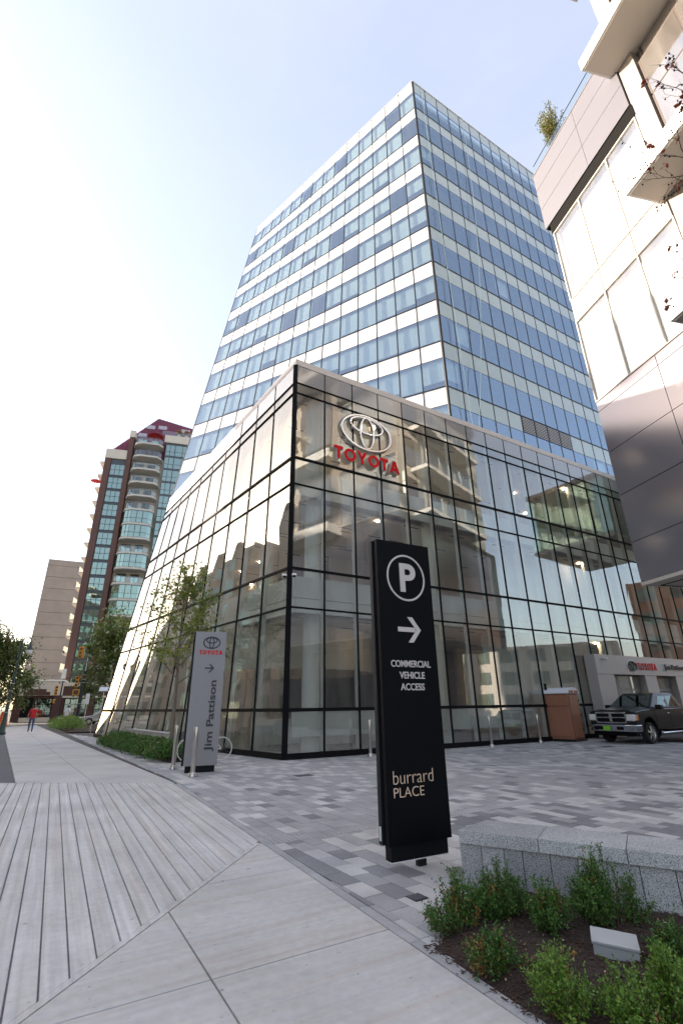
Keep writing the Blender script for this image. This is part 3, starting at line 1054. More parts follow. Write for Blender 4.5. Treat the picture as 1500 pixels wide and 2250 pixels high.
ang_r = math.atan2(UR.y, UR.x)
p = pr(3.52, 12.92, 0.08)
em = thing('emblem_sign', 'large chrome emblem of three interlocking ovals on the showroom glass', 'sign', p, ang_r)
emblem('oval_band', 2.62, 1.74, 0.17, 0.10, MATS['chrome'], em, (0, 0, 0))
for sx in (-0.9, 0, 0.9):
    MB().beam((sx, 0.0, -0.55 if sx else -0.8), (sx, 0.14, -0.55 if sx else -0.8), 0.05, 0.05).build('bracket', MATS['dark_frame'], em)
p = pr(1.78, 11.24, 0.06)
ls = thing('letter_sign', 'row of big red raised letters under the chrome emblem', 'sign', p, ang_r)
x = 0.0
def block_letter(ch, w, h, t, d):
    """bold grotesque capital, front at y=-d, back at y=0"""
    mb = MB()
    def q(*pts):
        a = sum(pts[i - 1][0] * pts[i][1] - pts[i][0] * pts[i - 1][1] for i in range(len(pts)))
        pp = pts if a > 0 else pts[::-1]
        mb.hexa([(a_, 0.0, b_) for a_, b_ in pp], [(a_, -d, b_) for a_, b_ in pp])
    if ch == 'T':
        q((0, h - t), (w, h - t), (w, h), (0, h)); q((w / 2 - t / 2, 0), (w / 2 + t / 2, 0), (w / 2 + t / 2, h - t), (w / 2 - t / 2, h - t))
    elif ch == 'O':
        n = 28
        o = len(mb.v)
        for k in range(n):
            a = 2 * math.pi * k / n
            c_, s_ = math.cos(a), math.sin(a)
            for rx, rz in ((w / 2, h / 2), (w / 2 - t, h / 2 - t * 0.92)):
                for y in (-d, 0.0):
                    mb.v.append((w / 2 + rx * c_, y, h / 2 + rz * s_))
        for k in range(n):
            A, B = o + 4 * k, o + 4 * ((k + 1) % n)
            mb.f += [[A, B, B + 2, A + 2], [A + 1, A + 3, B + 3, B + 1], [A, A + 1, B + 1, B], [A + 2, B + 2, B + 3, A + 3]]
            mb.m += [0] * 4
    elif ch == 'Y':
        q((w / 2 - t / 2, 0), (w / 2 + t / 2, 0), (w / 2 + t / 2, h * 0.42), (w / 2 - t / 2, h * 0.42))
        q((0, h), (t * 1.15, h), (w / 2 + t * 0.5, h * 0.42), (w / 2 - t * 0.5, h * 0.421))
        q((w, h), (w - t * 1.15, h), (w / 2 - t * 0.5, h * 0.42), (w / 2 + t * 0.5, h * 0.421))
    elif ch == 'A':
        q((0, 0), (t * 1.08, 0), (w / 2 + t * 0.52, h), (w / 2 - t * 0.52, h))
        q((w, 0), (w - t * 1.08, 0), (w / 2 - t * 0.52, h), (w / 2 + t * 0.52, h))
        q((w * 0.24, h * 0.20), (w * 0.76, h * 0.20), (w * 0.70, h * 0.20 + t * 0.8), (w * 0.30, h * 0.20 + t * 0.8))
    return mb
def red_word(parent, w, h, d, x0, z0, y0=0.0, side=None, face_t=0.02, names=('letter', 'letter_face')):
    ws = [0.78, 1.02, 0.92, 1.02, 0.78, 0.98]
    tot = sum(ws) + 0.10 * 5
    x = x0
    for ch, k in zip('TOYOTA', ws):
        cw = k * w / tot
        if side is not None:
            b = block_letter(ch, cw, h, h * 0.235, d).build(names[0], side, parent)
            b.location = (x, y0, z0)
            f_ = block_letter(ch, cw, h, h * 0.23, face_t).build(names[1], MATS['letter_red'], b)
            f_.location = (0, -d - 0.0015, 0)
        else:
            b = block_letter(ch, cw, h, h * 0.235, d).build(names[0], MATS['letter_red'], parent)
            b.location = (x, y0, z0)
        x += cw + 0.10 * w / tot
red_word(ls, 3.42, 0.60, 0.12, 0.0, 0.0, 0.0, MATS['letter_side'])

# ================================================================== office tower
tow = thing('office_tower', 'tall glass office tower with white spandrel bands above the showroom', 'building', (7.18, 26.55, 0))
TC = Vector((7.18, 26.55, 0))
TR = Vector((24.42, 36.83, 0))
def tl_(z):
    return Vector((-9.85 - 0.1079 * (56 - z), 41.33 - 0.1386 * (56 - z), 0))
TUR = (TR - TC).normalized()
TNR = Vector((TUR.y, -TUR.x, 0))
def tnl(z):
    d = (tl_(z) - TC).normalized()
    n = Vector((-d.y, d.x, 0))
    return n if n.x < 0 else -n
def tface(sd, t, z, off=0.0):
    if sd == 'R':
        p = TC.lerp(TR, t) + TNR * off
    else:
        p = TC.lerp(tl_(z), t) + tnl(z) * off
    return Vector((p.x, p.y, z))
NCOL = {'R': 14, 'L': 14}
WB = [51.98 - 3.83 * k for k in range(10)]
WH = 2.42
for sd in 'RL':
    nc = NCOL[sd]
    for k, zb in enumerate(WB):
        for i in range(nc):
            e = 0.012 / 1.5
            t0, t1 = i / nc + e * 0.6 / nc, (i + 1) / nc - e * 0.6 / nc
            n = TNR if sd == 'R' else tnl(zb + 1)
            j = [random.uniform(-0.003, 0.003) for _ in range(4)]
            def quad(z0, z1, jj):
                pts = [tface(sd, t0, z0), tface(sd, t1, z0), tface(sd, t1, z1), tface(sd, t0, z1)]
                if sd == 'L':
                    pts = [pts[1], pts[0], pts[3], pts[2]]
                return [p_ + n * q_ for p_, q_ in zip(pts, jj)]
            pin(MB().panel(*quad(zb + 0.04, zb + WH - 0.02, j), n, 0.03).build('window_pane', MATS['tower_glass'], tow))
            lo = zb - (3.83 - WH)
            if sd == 'R' and k == 8 and 5 <= i <= 8:       # louvred grilles take the place of a spandrel
                lv = pin(MB().panel(*quad(zb - 1.39, zb - 0.04, (0, 0, 0, 0)), n, 0.05).build('louvre_grille', MATS['dark_frame'], tow))
                for q_ in range(9):
                    z_ = zb - 1.32 + q_ * 0.145
                    a_, b_ = tface('R', t0 + 0.004, z_, 0.03), tface('R', t1 - 0.004, z_, 0.03)
                    sl = MB().beam(a_, b_, 0.04, 0.028).build('slat', MATS['white_panel'], lv)
            else:
                pin(MB().panel(*quad(lo + 0.02, zb - 0.03, (0, 0, 0, 0)), n, 0.04).build('spandrel_panel', MATS['spandrel_shaded'] if sd == 'R' else MATS['white_panel'], tow))
            # roller blinds; extra ones on the left imitate its pale sky reflection
            if random.random() < (0.93 if sd == 'L' else 0.05):
                dr = random.choice((0.6, 0.75, 0.85, 0.85, 0.9, 1.0) if sd == 'L' else (0.3, 0.5, 0.7)) * (WH - 0.1)
                pts = quad(zb + WH - 0.05 - dr, zb + WH - 0.05, (-0.2,) * 4)
                pin(MB().panel(*pts, n, 0.01).build('roller_blind', MATS['blind'], tow))
    for i in range(nc):
        t0, t1 = i / nc + 0.0006, (i + 1) / nc - 0.0006
        n = TNR if sd == 'R' else tnl(55)
        pts = [tface(sd, t0, 54.42), tface(sd, t1, 54.42), tface(sd, t1, 55.9), tface(sd, t0, 55.9)]
        if sd == 'L':
            pts = [pts[1], pts[0], pts[3], pts[2]]
        pin(MB().panel(*pts, n, 0.04).build('parapet_panel', MATS['spandrel_shaded'] if sd == 'R' else MATS['white_panel'], tow))
    zt, zz0 = 55.9, WB[-1] - 1.2
    for i in range(0, nc + 1):
        n = TNR if sd == 'R' else tnl(35)
        pin(MB().beam(tface(sd, i / nc, zz0, -0.035), tface(sd, i / nc, zt, -0.035), 0.075 if i else 0.14, 0.10, n).build('mullion', MATS['dark_frame'], tow))
    for zb in WB:
        pin(MB().beam(tface(sd, 0, zb, -0.02), tface(sd, 1, zb, -0.02), 0.11, 0.075).build('transom', MATS['dark_frame'], tow))
        pin(MB().beam(tface(sd, 0, zb + WH, -0.03), tface(sd, 1, zb + WH, -0.03), 0.06, 0.025).build('transom', MATS['dark_frame'], tow))
    pin(MB().beam(tface(sd, 0, 55.95, -0.10), tface(sd, 1, 55.95, -0.10), 0.30, 0.10).build('parapet_cap', MATS['inner_fin'], tow))
def tpoly(z, ins=0.5):
    a = TC - TNR * ins - tnl(z) * ins * 0.6
    b = TR - TNR * ins
    c_ = tl_(z) - tnl(z) * ins
    return [tuple(a[:2]), tuple(b[:2]), (13.5, 49.5), (3.5, 52), tuple(c_[:2])]
for zb in WB:
    pin(MB().prism(tpoly(zb - 0.6), zb - 0.95, zb - 0.12).build('floor_slab', MATS['office_ceiling'], tow))
pin(MB().prism(tpoly(55), 54.7, 55.3).build('roof_slab', MATS['office_ceiling'], tow))
pin(MB().prism([(8.5, 33.5), (15, 37.5), (10, 45), (0, 44.5), (-3.5, 41)], 14, 55).build('service_core', MATS['office_core'], tow))
rw = MB()
for (x0, y0), (x1, y1) in (((24.3, 36.9), (13.5, 49.7)), ((13.5, 49.7), (3.5, 52.2))):
    rw.beam((x0, y0, 35), (x1, y1, 35), 0.2, 41.6)
a_, b_ = tl_(56), tl_(15)
rw.add([(3.5, 52.2, 14.5), (b_.x, b_.y, 14.5), (a_.x, a_.y, 55.8), (3.5, 52.2, 55.8)], [[0, 1, 2, 3]])
pin(rw.build('rear_wall', MATS['spandrel_shaded'], tow))
# window cleaners' ropes hanging down the corner of the tower
for k, (t_, off, dx) in enumerate(((0.045, 0.35, 0.03), (0.30, 0.55, -0.24))):
    pts = []
    for q_ in range(13):
        f_ = q_ / 12
        p_ = TC.lerp(TR, t_ + dx * f_ * f_) + TNR * (off * (0.3 + f_))
        pts.append((p_.x, p_.y, 56.0 - f_ * 40.0))
    ro = MB().tube(pts, 0.022, 5).build('hanging_rope', mat('rope_%s' % 'ab'[k], (0.55, 0.72, 0.70), 0.7))
    tag(ro, ('pale rope hanging straight down beside the tower corner', 'pale rope slanting across the blue side of the tower')[k], 'rope', 'ropes hanging on the tower')
# ================================================================== panelled building on the right
mat('metal_panel', (0.21, 0.20, 0.222), 0.2, metal=0.7)
mat('mauve_panel', (0.115, 0.112, 0.132), 0.45, metal=0.0, var=0.03, scale=0.7)
mat('beige_trim', (0.30, 0.265, 0.245), 0.5)
mat('balcony_white', (0.80, 0.79, 0.76), 0.6)
mat('soffit_beige', (0.60, 0.54, 0.47), 0.7)
mat('bronze_frame', (0.10, 0.075, 0.065), 0.45)
mat('black_trim', (0.006, 0.0055, 0.005), 0.8, spec=0.1)
mat('pale_stone', (0.60, 0.56, 0.50), 0.8, var=0.08, scale=1.5)
P0 = Vector((10.57, 16.70, 0))
WD = Vector((0.22, -0.975, 0)).normalized()
WN = Vector((-0.975, -0.22, 0)).normalized()
pan = thing('panelled_building', 'grey and mauve panelled building with white glazing overhanging the plaza', 'building', (P0.x, P0.y, 0))
def pw(s, z, off=0.0):
    p = P0 + WD * s + WN * off
    return Vector((p.x, p.y, z))
def wpanel(name, s0, s1, z0, z1, m, off=0.0, t=0.06, parent=None):
    # seen from outside the wall runs from its far end (left) to its near end (right)
    return pin(MB().panel(pw(s0, z0, off), pw(s1, z0, off), pw(s1, z1, off), pw(s0, z1, off), WN, t).build(name, m, parent or pan))
g3 = 0.012
# lower metal cladding
lev = [5.5, 6.98, 8.86, 10.72, 12.60]
cols = [0.0, 3.0, 6.2, 9.4, 12.6, 16.0, 20.0]
for i in range(len(cols) - 1):
    for k in range(4):
        wpanel('metal_panel', cols[i] + g3, cols[i + 1] - g3, lev[k] + g3, lev[k + 1] - g3, MATS['metal_panel'])
    wpanel('metal_panel', cols[i] + g3, cols[i + 1] - g3, 12.6 + g3, 13.06, MATS['metal_panel'])
# backing of the joints and body of the block
en = Vector((0.975, 0.22, 0)).normalized()
def bpoly(s0, s1, d0, d1):
    return [tuple((P0 + WD * a + en * b)[:2]) for a, b in ((s0, d0), (s1, d0), (s1, d1), (s0, d1))]
pin(MB().prism(bpoly(0.05, 20, 0.09, 14), 5.52, 13.02).build('core_block', MATS['black_trim'], pan))
pin(MB().prism(bpoly(0.0, 20, 0.0, 14), 5.38, 5.5).build('soffit', MATS['soffit_beige'], pan))
for a, b in ((1.0, 0.9), (4.5, 0.9), (8.0, 0.9)):
    p = P0 + WD * a + en * (b + 0.7)
    pin(MB().lathe([(0.17, 0.0), (0.17, 0.012), (0.12, 0.013), (0.12, 0.0)], (p.x, p.y, 5.365), 20).build('downlight_ring', MATS['inner_fin'], pan))
    fr = MB()
    for (a0, b0), (a1, b1) in (((a - .8, b - .3), (a + 1.6, b - .3)), ((a - .8, b - .3), (a - .8, b + 1.8))):
        q0, q1 = P0 + WD * a0 + en * b0, P0 + WD * a1 + en * b1
        fr.beam((q0.x, q0.y, 5.372), (q1.x, q1.y, 5.372), 0.05, 0.02)
    pin(fr.build('soffit_joint', MATS['black_trim'], pan))
# recessed ground storey behind the overhang
pin(MB().prism(bpoly(3.5, 20, 4.0, 13), 0.0, 5.38).build('ground_storey', MATS['dark_frame'], pan))
# two storeys of pale glazing
mods = [0.02, 1.82, 3.55, 5.15]
for z0, z1 in ((13.06, 17.32), (18.54, 22.90)):
    for i in range(3):
        wpanel('glass_pane', mods[i] + 0.035, mods[i + 1] - 0.035, z0 + 0.05, z1 - 0.05, MATS['sky_glass'], -0.03, 0.03)
    for s in mods:
        pin(MB().beam(pw(s + (0.03 if s < 1 else 0), z0, 0.0), pw(s + (0.03 if s < 1 else 0), z1, 0.0), 0.05, 0.07, WN).build('mullion', MATS['pale_stone'], pan))
    for z in (z0 + 0.02, z1 - 0.02):
        pin(MB().beam(pw(0.02, z, 0), pw(5.15, z, 0), 0.07, 0.05).build('transom', MATS['pale_stone'], pan))
for i in range(3):
    wpanel('spandrel_panel', mods[i] + 0.012, mods[i + 1] - 0.012, 17.34, 18.52, MATS['beige_trim'], 0.0)
pin(MB().prism(bpoly(0.15, 5.2, 0.30, 12), 13.0, 22.9).build('white_backing', MATS['balcony_white'], pan))  # white backing added so panes look white as if mirroring bright sky
# solid black band painted in for a shadow gap, and mauve parapet
pin(MB().prism(bpoly(-0.02, 5.25, -0.05, 12), 22.92, 23.55).build('shadow_gap', MATS['black_trim'], pan))
for s0, s1 in ((-0.30, 2.83), (2.83, 5.2)):
    for z0, z1 in ((23.57, 24.95), (24.95, 26.35), (26.35, 27.55)):
        wpanel('mauve_panel', s0 + 0.008, s1 - 0.008, z0 + 0.012, z1 - 0.012, MATS['mauve_panel'], 0.10, 0.08)
pin(MB().prism(bpoly(-0.28, 5.2, -0.015, 12), 23.55, 27.5).build('parapet_body', MATS['black_trim'], pan))
pin(MB().prism(bpoly(-0.30, 5.2, -0.12, 0.25), 27.5, 27.58).build('parapet_cap', MATS['mauve_panel'], pan))
pin(MB().panel(pw(-0.2, 27.6, 0.0), pw(5.0, 27.6, 0.0), pw(5.0, 28.25, 0.0), pw(-0.2, 28.25, 0.0), WN, 0.02).build('glass_guard', MATS['clear_glass'], pan))
pin(MB().beam(pw(-0.2, 28.28, 0), pw(5.0, 28.28, 0), 0.03, 0.03).build('guard_rail', MATS['dark_frame'], pan))
# end wall facing the lane: green glazed box
def pe(d, z, off=0.0):
    p = P0 + en * d - WD * off
    return Vector((p.x, p.y, z))
pin(MB().panel(pe(12, 13.08), pe(0.02, 13.08), pe(0.02, 22.9), pe(12, 22.9), -WD, 0.10).build('end_wall', MATS['pale_stone'], pan))
for z in (13.4, 16.6, 19.8):
    for a, b in ((1.0, 3.0), (3.4, 5.6), (6.2, 8.0), (8.5, 10.5)):
        w = pin(MB().panel(pe(b, z + 0.1, 0.02), pe(a, z + 0.1, 0.02), pe(a, z + 2.4, 0.02), pe(b, z + 2.4, 0.02), -WD, 0.05).build('window', MATS['bronze_frame'], pan))
        m_ = (a + b) / 2
        for x0, x1 in ((a + 0.08, m_ - 0.04), (m_ + 0.04, b - 0.08)):
            MB().panel(pe(x1, z + 0.2, 0.04), pe(x0, z + 0.2, 0.04), pe(x0, z + 2.3, 0.04), pe(x1, z + 2.3, 0.04), -WD, 0.015).build('pane', MATS['sky_glass'], w)
    b = pin(MB().prism([tuple((P0 + en * a_ - WD * o_)[:2]) for a_, o_ in ((1.6, 0.03), (9.6, 0.03), (9.6, 1.3), (1.6, 1.3))], z - 0.30, z - 0.02).build('balcony', MATS['balcony_white'], pan))
    MB().panel(pe(9.6, z, 1.28), pe(1.6, z, 1.28), pe(1.6, z + 1.0, 1.28), pe(9.6, z + 1.0, 1.28), -WD, 0.02).build('glass_guard', MATS['clear_glass'], b)
    for q_ in range(6):
        MB().beam(pe(1.62 + q_ * 1.59, z, 1.25), pe(1.62 + q_ * 1.59, z + 1.05, 1.25), 0.05, 0.05, WD).build('rail_post', MATS['balcony_white'], b)
for k in range(4):
    for i in range(4):
        a, b = 0.02 + i * 3.2, 0.02 + (i + 1) * 3.2 - 0.02
        pin(MB().panel(pe(b, lev[k] + g3), pe(a, lev[k] + g3), pe(a, lev[k + 1] - g3), pe(b, lev[k + 1] - g3), -WD, 0.04).build('metal_panel', MATS['metal_panel'], pan))
# taller wing with balconies, nearer the camera
pin(MB().prism(bpoly(5.9, 24, 0.35, 14), 13.06, 62).build('wing_wall', MATS['pale_stone'], pan))
pin(MB().prism(bpoly(5.22, 5.88, -0.02, 0.6), 13.06, 62).build('corner_pier', MATS['beige_trim'], pan))
FL = [13.06 + 3.85 * k for k in range(13)]
for k, z in enumerate(FL):
    for s in range(6, 23, 4):
        for a, b in ((s, s + 1.9), (s + 2.0, s + 3.6)):
            w = wpanel('window', a + 0.05, b - 0.05, z + 0.25, z + 3.35, MATS['bronze_frame'], -0.24, 0.10)
            gp = MB().panel(pw(a + 0.14, z + 0.34, -0.235), pw(b - 0.14, z + 0.34, -0.235), pw(b - 0.14, z + 3.26, -0.235), pw(a + 0.14, z + 3.26, -0.235), WN, 0.02).build('pane', MATS['sky_glass'], w)
BAL = [(12.75, 4.97), (18.5, 4.95), (26.2, 4.90), (33.9, 4.4)]
for k, (z, s0) in enumerate(BAL + [(22.4, 9.5), (30.0, 9.5), (37.8, 4.9), (41.6, 9.5), (45.4, 4.9), (53, 4.9)]):
    b = pin(MB().prism(bpoly(s0, s0 + 7.5, -1.5, 0.4), z - 0.30, z + 0.33).build('balcony', MATS['balcony_white'], pan))
    so = MB().prism(bpoly(s0 + 0.08, s0 + 7.4, -1.42, 0.3), z - 0.335, z - 0.302).build('soffit', MATS['soffit_beige'], b)
    if k not in (0, 1, 2):
        gg = MB().panel(pw(s0, z + 0.33, 1.45), pw(s0 + 7.5, z + 0.33, 1.45), pw(s0 + 7.5, z + 1.35, 1.45), pw(s0, z + 1.35, 1.45), WN, 0.02).build('glass_guard', MATS['clear_glass'], b)
# big windows of the near wing that the frame cuts into
for z0, z1 in ((20.2, 25.0), (27.2, 32.5), (14.2, 17.6)):
    fr = wpanel('window', 5.95, 9.2, z0, z1, MATS['bronze_frame'], -0.05, 0.12)
    for (a, b) in ((6.05, 7.55), (7.65, 9.1)):
        for (c_, d_) in ((z0 + 0.1, z0 + (z1 - z0) * 0.55 - 0.05), (z0 + (z1 - z0) * 0.55 + 0.05, z1 - 0.1)):
            gp = MB().panel(pw(a, c_, -0.02), pw(b, c_, -0.02), pw(b, d_, -0.02), pw(a, d_, -0.02), WN, 0.015).build('pane', MATS['sky_glass'], fr)

# glazed link across the end of the lane
mat('teal_back', (0.16, 0.40, 0.33), 0.6)
GA, GB = Vector((22.3, 23.1, 0)), Vector((19.75, 28.5, 0))
gd = (GB - GA).normalized(); gn = Vector((-gd.y, gd.x, 0))
if gn.x > 0: gn = -gn
gl_ = thing('glass_link', 'green glazed link building bridging the lane, mirrored in the showroom', 'building', (GA.x, GA.y, 0))
GL_ = (GB - GA).length
GPT = lambda a, z, o=0.0: gd * a + gn * o + Vector((0, 0, z))
for k in range(3):
    z0, z1 = 12.3 + k * 1.42, 12.3 + k * 1.42 + 1.36
    for i in range(5):
        a, b = GL_ * i / 5 + 0.03, GL_ * (i + 1) / 5 - 0.03
        MB().panel(GPT(b, z0), GPT(a, z0), GPT(a, z1), GPT(b, z1), gn, 0.03).build('glass_pane', MATS['green_glass'], gl_)
MB().prism([tuple(GPT(a, 0, o)[:2]) for a, o in ((0, 0.15), (GL_, 0.15), (GL_, -8), (0, -8))], 12.0, 12.25).build('soffit_slab', MATS['balcony_white'], gl_)
MB().prism([tuple(GPT(a, 0, o)[:2]) for a, o in ((0, 0.1), (GL_, 0.1), (GL_, -8), (0, -8))], 16.58, 16.9).build('roof_slab', MATS['beige_trim'], gl_)
MB().prism([tuple(GPT(a, 0, o)[:2]) for a, o in ((0.1, -0.6), (GL_ - 0.1, -0.6), (GL_ - 0.1, -7.9), (0.1, -7.9))], 12.26, 16.57).build('interior_wall', MATS['teal_back'], gl_)

# ================================================================== service annex with the two lettered doors
mat('annex_grey', (0.47, 0.44, 0.425), 0.42, metal=0.1, var=0.03, scale=0.8)
mat('door_pane', (0.20, 0.19, 0.18), 0.25, coat=0.3)
ann = thing('service_annex', 'low grey metal garage portal with two glazed doors behind the pickup', 'building', pr(16.4, 0), ang_r)
AN = 0.0
MB().box(0.0, 17.0, -0.62, -0.05, 2.88, 3.82).build('fascia', MATS['annex_grey'], ann, bevel=0.01)
for x0, x1 in ((0.0, 1.40), (4.2, 5.3), (7.3, 8.4), (10.4, 11.5), (13.5, 17.0)):
    MB().box(x0, x1, -0.60, -0.05, 0.0, 2.878).build('pier', MATS['annex_grey'], ann, bevel=0.008)
for x0 in (2.2, 5.3, 8.4, 11.5):
    x1 = x0 + 2.0
    d = MB().box(x0, x1, -0.22, -0.12, 0.02, 2.87).build('garage_door', MATS['beige_trim'], ann)
    for r_ in range(4):
        for c_ in range(2):
            MB().box(x0 + 0.08 + c_ * 0.96, x0 + 0.96 + c_ * 0.96, -0.235, -0.221, 0.12 + r_ * 0.70, 0.72 + r_ * 0.70).build('pane', MATS['podium_glass'] if r_ > 1 else MATS['door_pane'], d)
MB().box(1.40, 2.2, -0.22, -0.12, 0.02, 2.87).build('side_door', MATS['beige_trim'], ann)
MB().box(1.52, 2.08, -0.235, -0.221, 1.0, 2.6).build('door_pane', MATS['door_pane'], ann)
c_ = thing('wall_camera', 'small white camera on the grey annex fascia corner', 'camera', pr(17.15, 3.62, 0.64), ang_r)
MB().box(-0.06, 0.06, -0.05, 0.0, -0.05, 0.05).build('bracket', MATS['white_panel'], c_)
MB().lathe([(0.02, -0.09), (0.07, -0.06), (0.08, 0.0), (0.06, 0.05), (0.01, 0.06)], (0, -0.12, 0), 12).build('housing', MATS['white_panel'], c_, smooth=True)
fs = thing('fascia_sign', 'small oval emblem with red raised letters on the grey annex', 'sign', pr(19.15, 3.08, 0.64), ang_r)
emblem('oval_emblem', 0.70, 0.47, 0.075, 0.05, MATS['letter_dark'], fs, (0.36, 0, 0.25))
emblem('emblem_backing', 0.72, 0.49, 0.13, 0.02, MATS['letter_white'], fs, (0.36, 0.012, 0.25))
red_word(fs, 1.80, 0.34, 0.06, 0.78, 0.07, 0.0, MATS['letter_white'])
fs = thing('fascia_lettering', 'dark lettering on white backing on the grey annex', 'sign', pr(22.5, 3.10, 0.64), ang_r)
lettering('letters', 'Jim Pattison', 2.15, 0.36, 0.06, MATS['letter_dark'], fs, (0.06, -0.03, 0.03), bold=0.012)
lettering('letter_backing', 'Jim Pattison', 2.20, 0.38, 0.05, MATS['letter_white'], fs, (0.0, 0.02, 0.03), bold=0.045)

# ================================================================== black parking pylon
def signface(u):
    return u
bp_ = thing('parking_pylon', 'tall black parking pylon sign with a circled P and arrow', 'sign', (0.47, 5.92, 0), math.atan2(0.47, 0.89))
# local x along the face, -y towards the camera
MB().box(-0.055, 0.765, -0.05, 0.045, 0.235, 3.585).build('face_panel', MATS['sign_black'], bp_, bevel=0.004)
MB().box(-0.075, 0.765, 0.046, 0.115, 0.235, 3.585).build('rear_panel', MATS['sign_edge'], bp_, bevel=0.004)
MB().box(0.0, 0.74, 0.0, 0.115, 0.085, 0.233).build('plinth', MATS['sign_black_base'], bp_, bevel=0.003)
MB().box(0.36, 0.46, 0.03, 0.09, 0.0, 0.084).build('foot', MATS['sign_edge'], bp_)
MB().box(0.0, 0.735, 0.001, 0.114, 0.074, 0.083).build('bottom_plate', MATS['letter_white'], bp_)
mb = MB()
ellipse_ring(mb, 0.37, 3.115, 0.282, 0.292, 0.026, 0.006, 56)
o = mb.build('ring', MATS['letter_pale'], bp_); o.location = (0, -0.0505, 0)
lettering('letter_p', 'P', 0.245, 0.375, 0.012, MATS['letter_pale'], bp_, (0.268, -0.0505, 2.925), bold=0.028)
mb = MB()
for pts in ([(0.20, 2.428), (0.455, 2.428), (0.455, 2.484), (0.20, 2.484)],
            [(0.345, 2.61), (0.418, 2.61), (0.540, 2.456), (0.472, 2.456)],
            [(0.345, 2.302), (0.418, 2.302), (0.540, 2.456), (0.472, 2.456)]):
    n = len(pts)
    area = sum(pts[i - 1][0] * pts[i][1] - pts[i][0] * pts[i - 1][1] for i in range(n))
    if area < 0: pts = pts[::-1]
    mb.hexa([(x, 0.0, z) for x, z in pts], [(x, -0.008, z) for x, z in pts])
o = mb.build('arrow', MATS['letter_pale'], bp_); o.location = (0, -0.0505, 0)
for txt, x0, x1, z0, h in (('COMMERCIAL', 0.075, 0.648, 2.012, 0.078), ('VEHICLE', 0.187, 0.550, 1.882, 0.078), ('ACCESS', 0.196, 0.536, 1.752, 0.078)):
    lettering('lettering', txt, x1 - x0, h, 0.008, MATS['letter_pale'], bp_, (x0, -0.0505, z0), bold=0.012)
lettering('lettering', 'burrard', 0.535, 0.130, 0.006, MATS['letter_copper'], bp_, (0.030, -0.0505, 0.795), bold=-0.019)
lettering('lettering', 'PLACE', 0.400, 0.094, 0.006, MATS['letter_copper'], bp_, (0.030, -0.0505, 0.668), bold=-0.012)
MB().box(-0.0775, -0.0755, 0.06, 0.10, 0.27, 0.40).build('sticker', MATS['sticker'], bp_)

# ================================================================== grey dealership pylon
gp_ = thing('dealer_pylon', 'tall grey pylon sign with oval emblem, arrow and vertical lettering', 'sign', (-4.18, 14.08, 0), math.atan2(0.34, 0.94))
MB().box(-0.05, 0.81, -0.03, 0.04, 0.16, 3.62).build('face_panel', MATS['sign_grey'], gp_, bevel=0.004)
MB().box(-0.10, 0.76, 0.041, 0.12, 0.16, 3.61).build('rear_panel', MATS['sign_edge'], gp_, bevel=0.004)
MB().box(0.0, 0.755, 0.0, 0.12, 0.0, 0.158).build('plinth', MATS['sign_black_base'], gp_)
emblem('oval_emblem', 0.45, 0.315, 0.036, 0.012, MATS['letter_dark'], gp_, (0.412, -0.0305, 3.315))
red_word(gp_, 0.645, 0.118, 0.012, 0.085, 2.985, -0.0305)
mb = MB()
for pts in ([(0.278, 2.597), (0.50, 2.597), (0.50, 2.634), (0.278, 2.634)],
            [(0.385, 2.726), (0.432, 2.726), (0.532, 2.615), (0.484, 2.615)],
            [(0.375, 2.498), (0.422, 2.498), (0.532, 2.615), (0.484, 2.615)]):
    n = len(pts)
    area = sum(pts[i - 1][0] * pts[i][1] - pts[i][0] * pts[i - 1][1] for i in range(n))
    if area < 0: pts = pts[::-1]
    mb.hexa([(x, 0.0, z) for x, z in pts], [(x, -0.01, z) for x, z in pts])
o = mb.build('arrow', MATS['letter_dark'], gp_); o.location = (0, -0.0305, 0)
me, tw, th = text_mesh('Jim Pattison', 1.0, 0.012, 0.022)
for v in me.vertices:
    x_, z_ = v.co.x * 1.80 / tw, v.co.z * 0.25 / th
    v.co.x, v.co.z = -z_, x_
me.materials.clear(); me.materials.append(MATS['letter_dark'])
o = link(bpy.data.objects.new('vertical_letters', me), gp_)
o.location = (0.688, -0.0305, 0.49)

# ================================================================== stainless bollards
def bollard():
    b = thing('bollard', 'x', 'bollard', group='stainless steel bollards around the showroom')
    MB().lathe([(0.058, 0.10), (0.058, 0.62), (0.0605, 0.625), (0.0605, 1.11), (0.056, 1.125)], n=24).build('post', MATS['steel'], b, smooth=True)
    MB().lathe([(0.105, 0.0), (0.105, 0.035), (0.075, 0.095), (0.06, 0.10)], n=24).build('base_flange', MATS['steel'], b, smooth=True)
    return b
b0 = bollard()
for i, (x, y, lab) in enumerate(((-3.79, 13.46, 'steel bollard standing in front of the grey pylon sign'), (-4.79, 15.03, 'steel bollard left of the grey pylon sign beside the bicycle'),
                                 (5.80, 20.95, 'steel bollard on the plaza between black pylon and brown toilet'), (8.40, 22.74, 'steel bollard just left of the brown portable toilet'),
                                 (0.86, 17.86, 'steel bollard by the glass just left of the black pylon'))):
    b = b0 if i == 0 else copy_tree(b0)
    b.location = (x, y, 0)
    b['label'] = lab

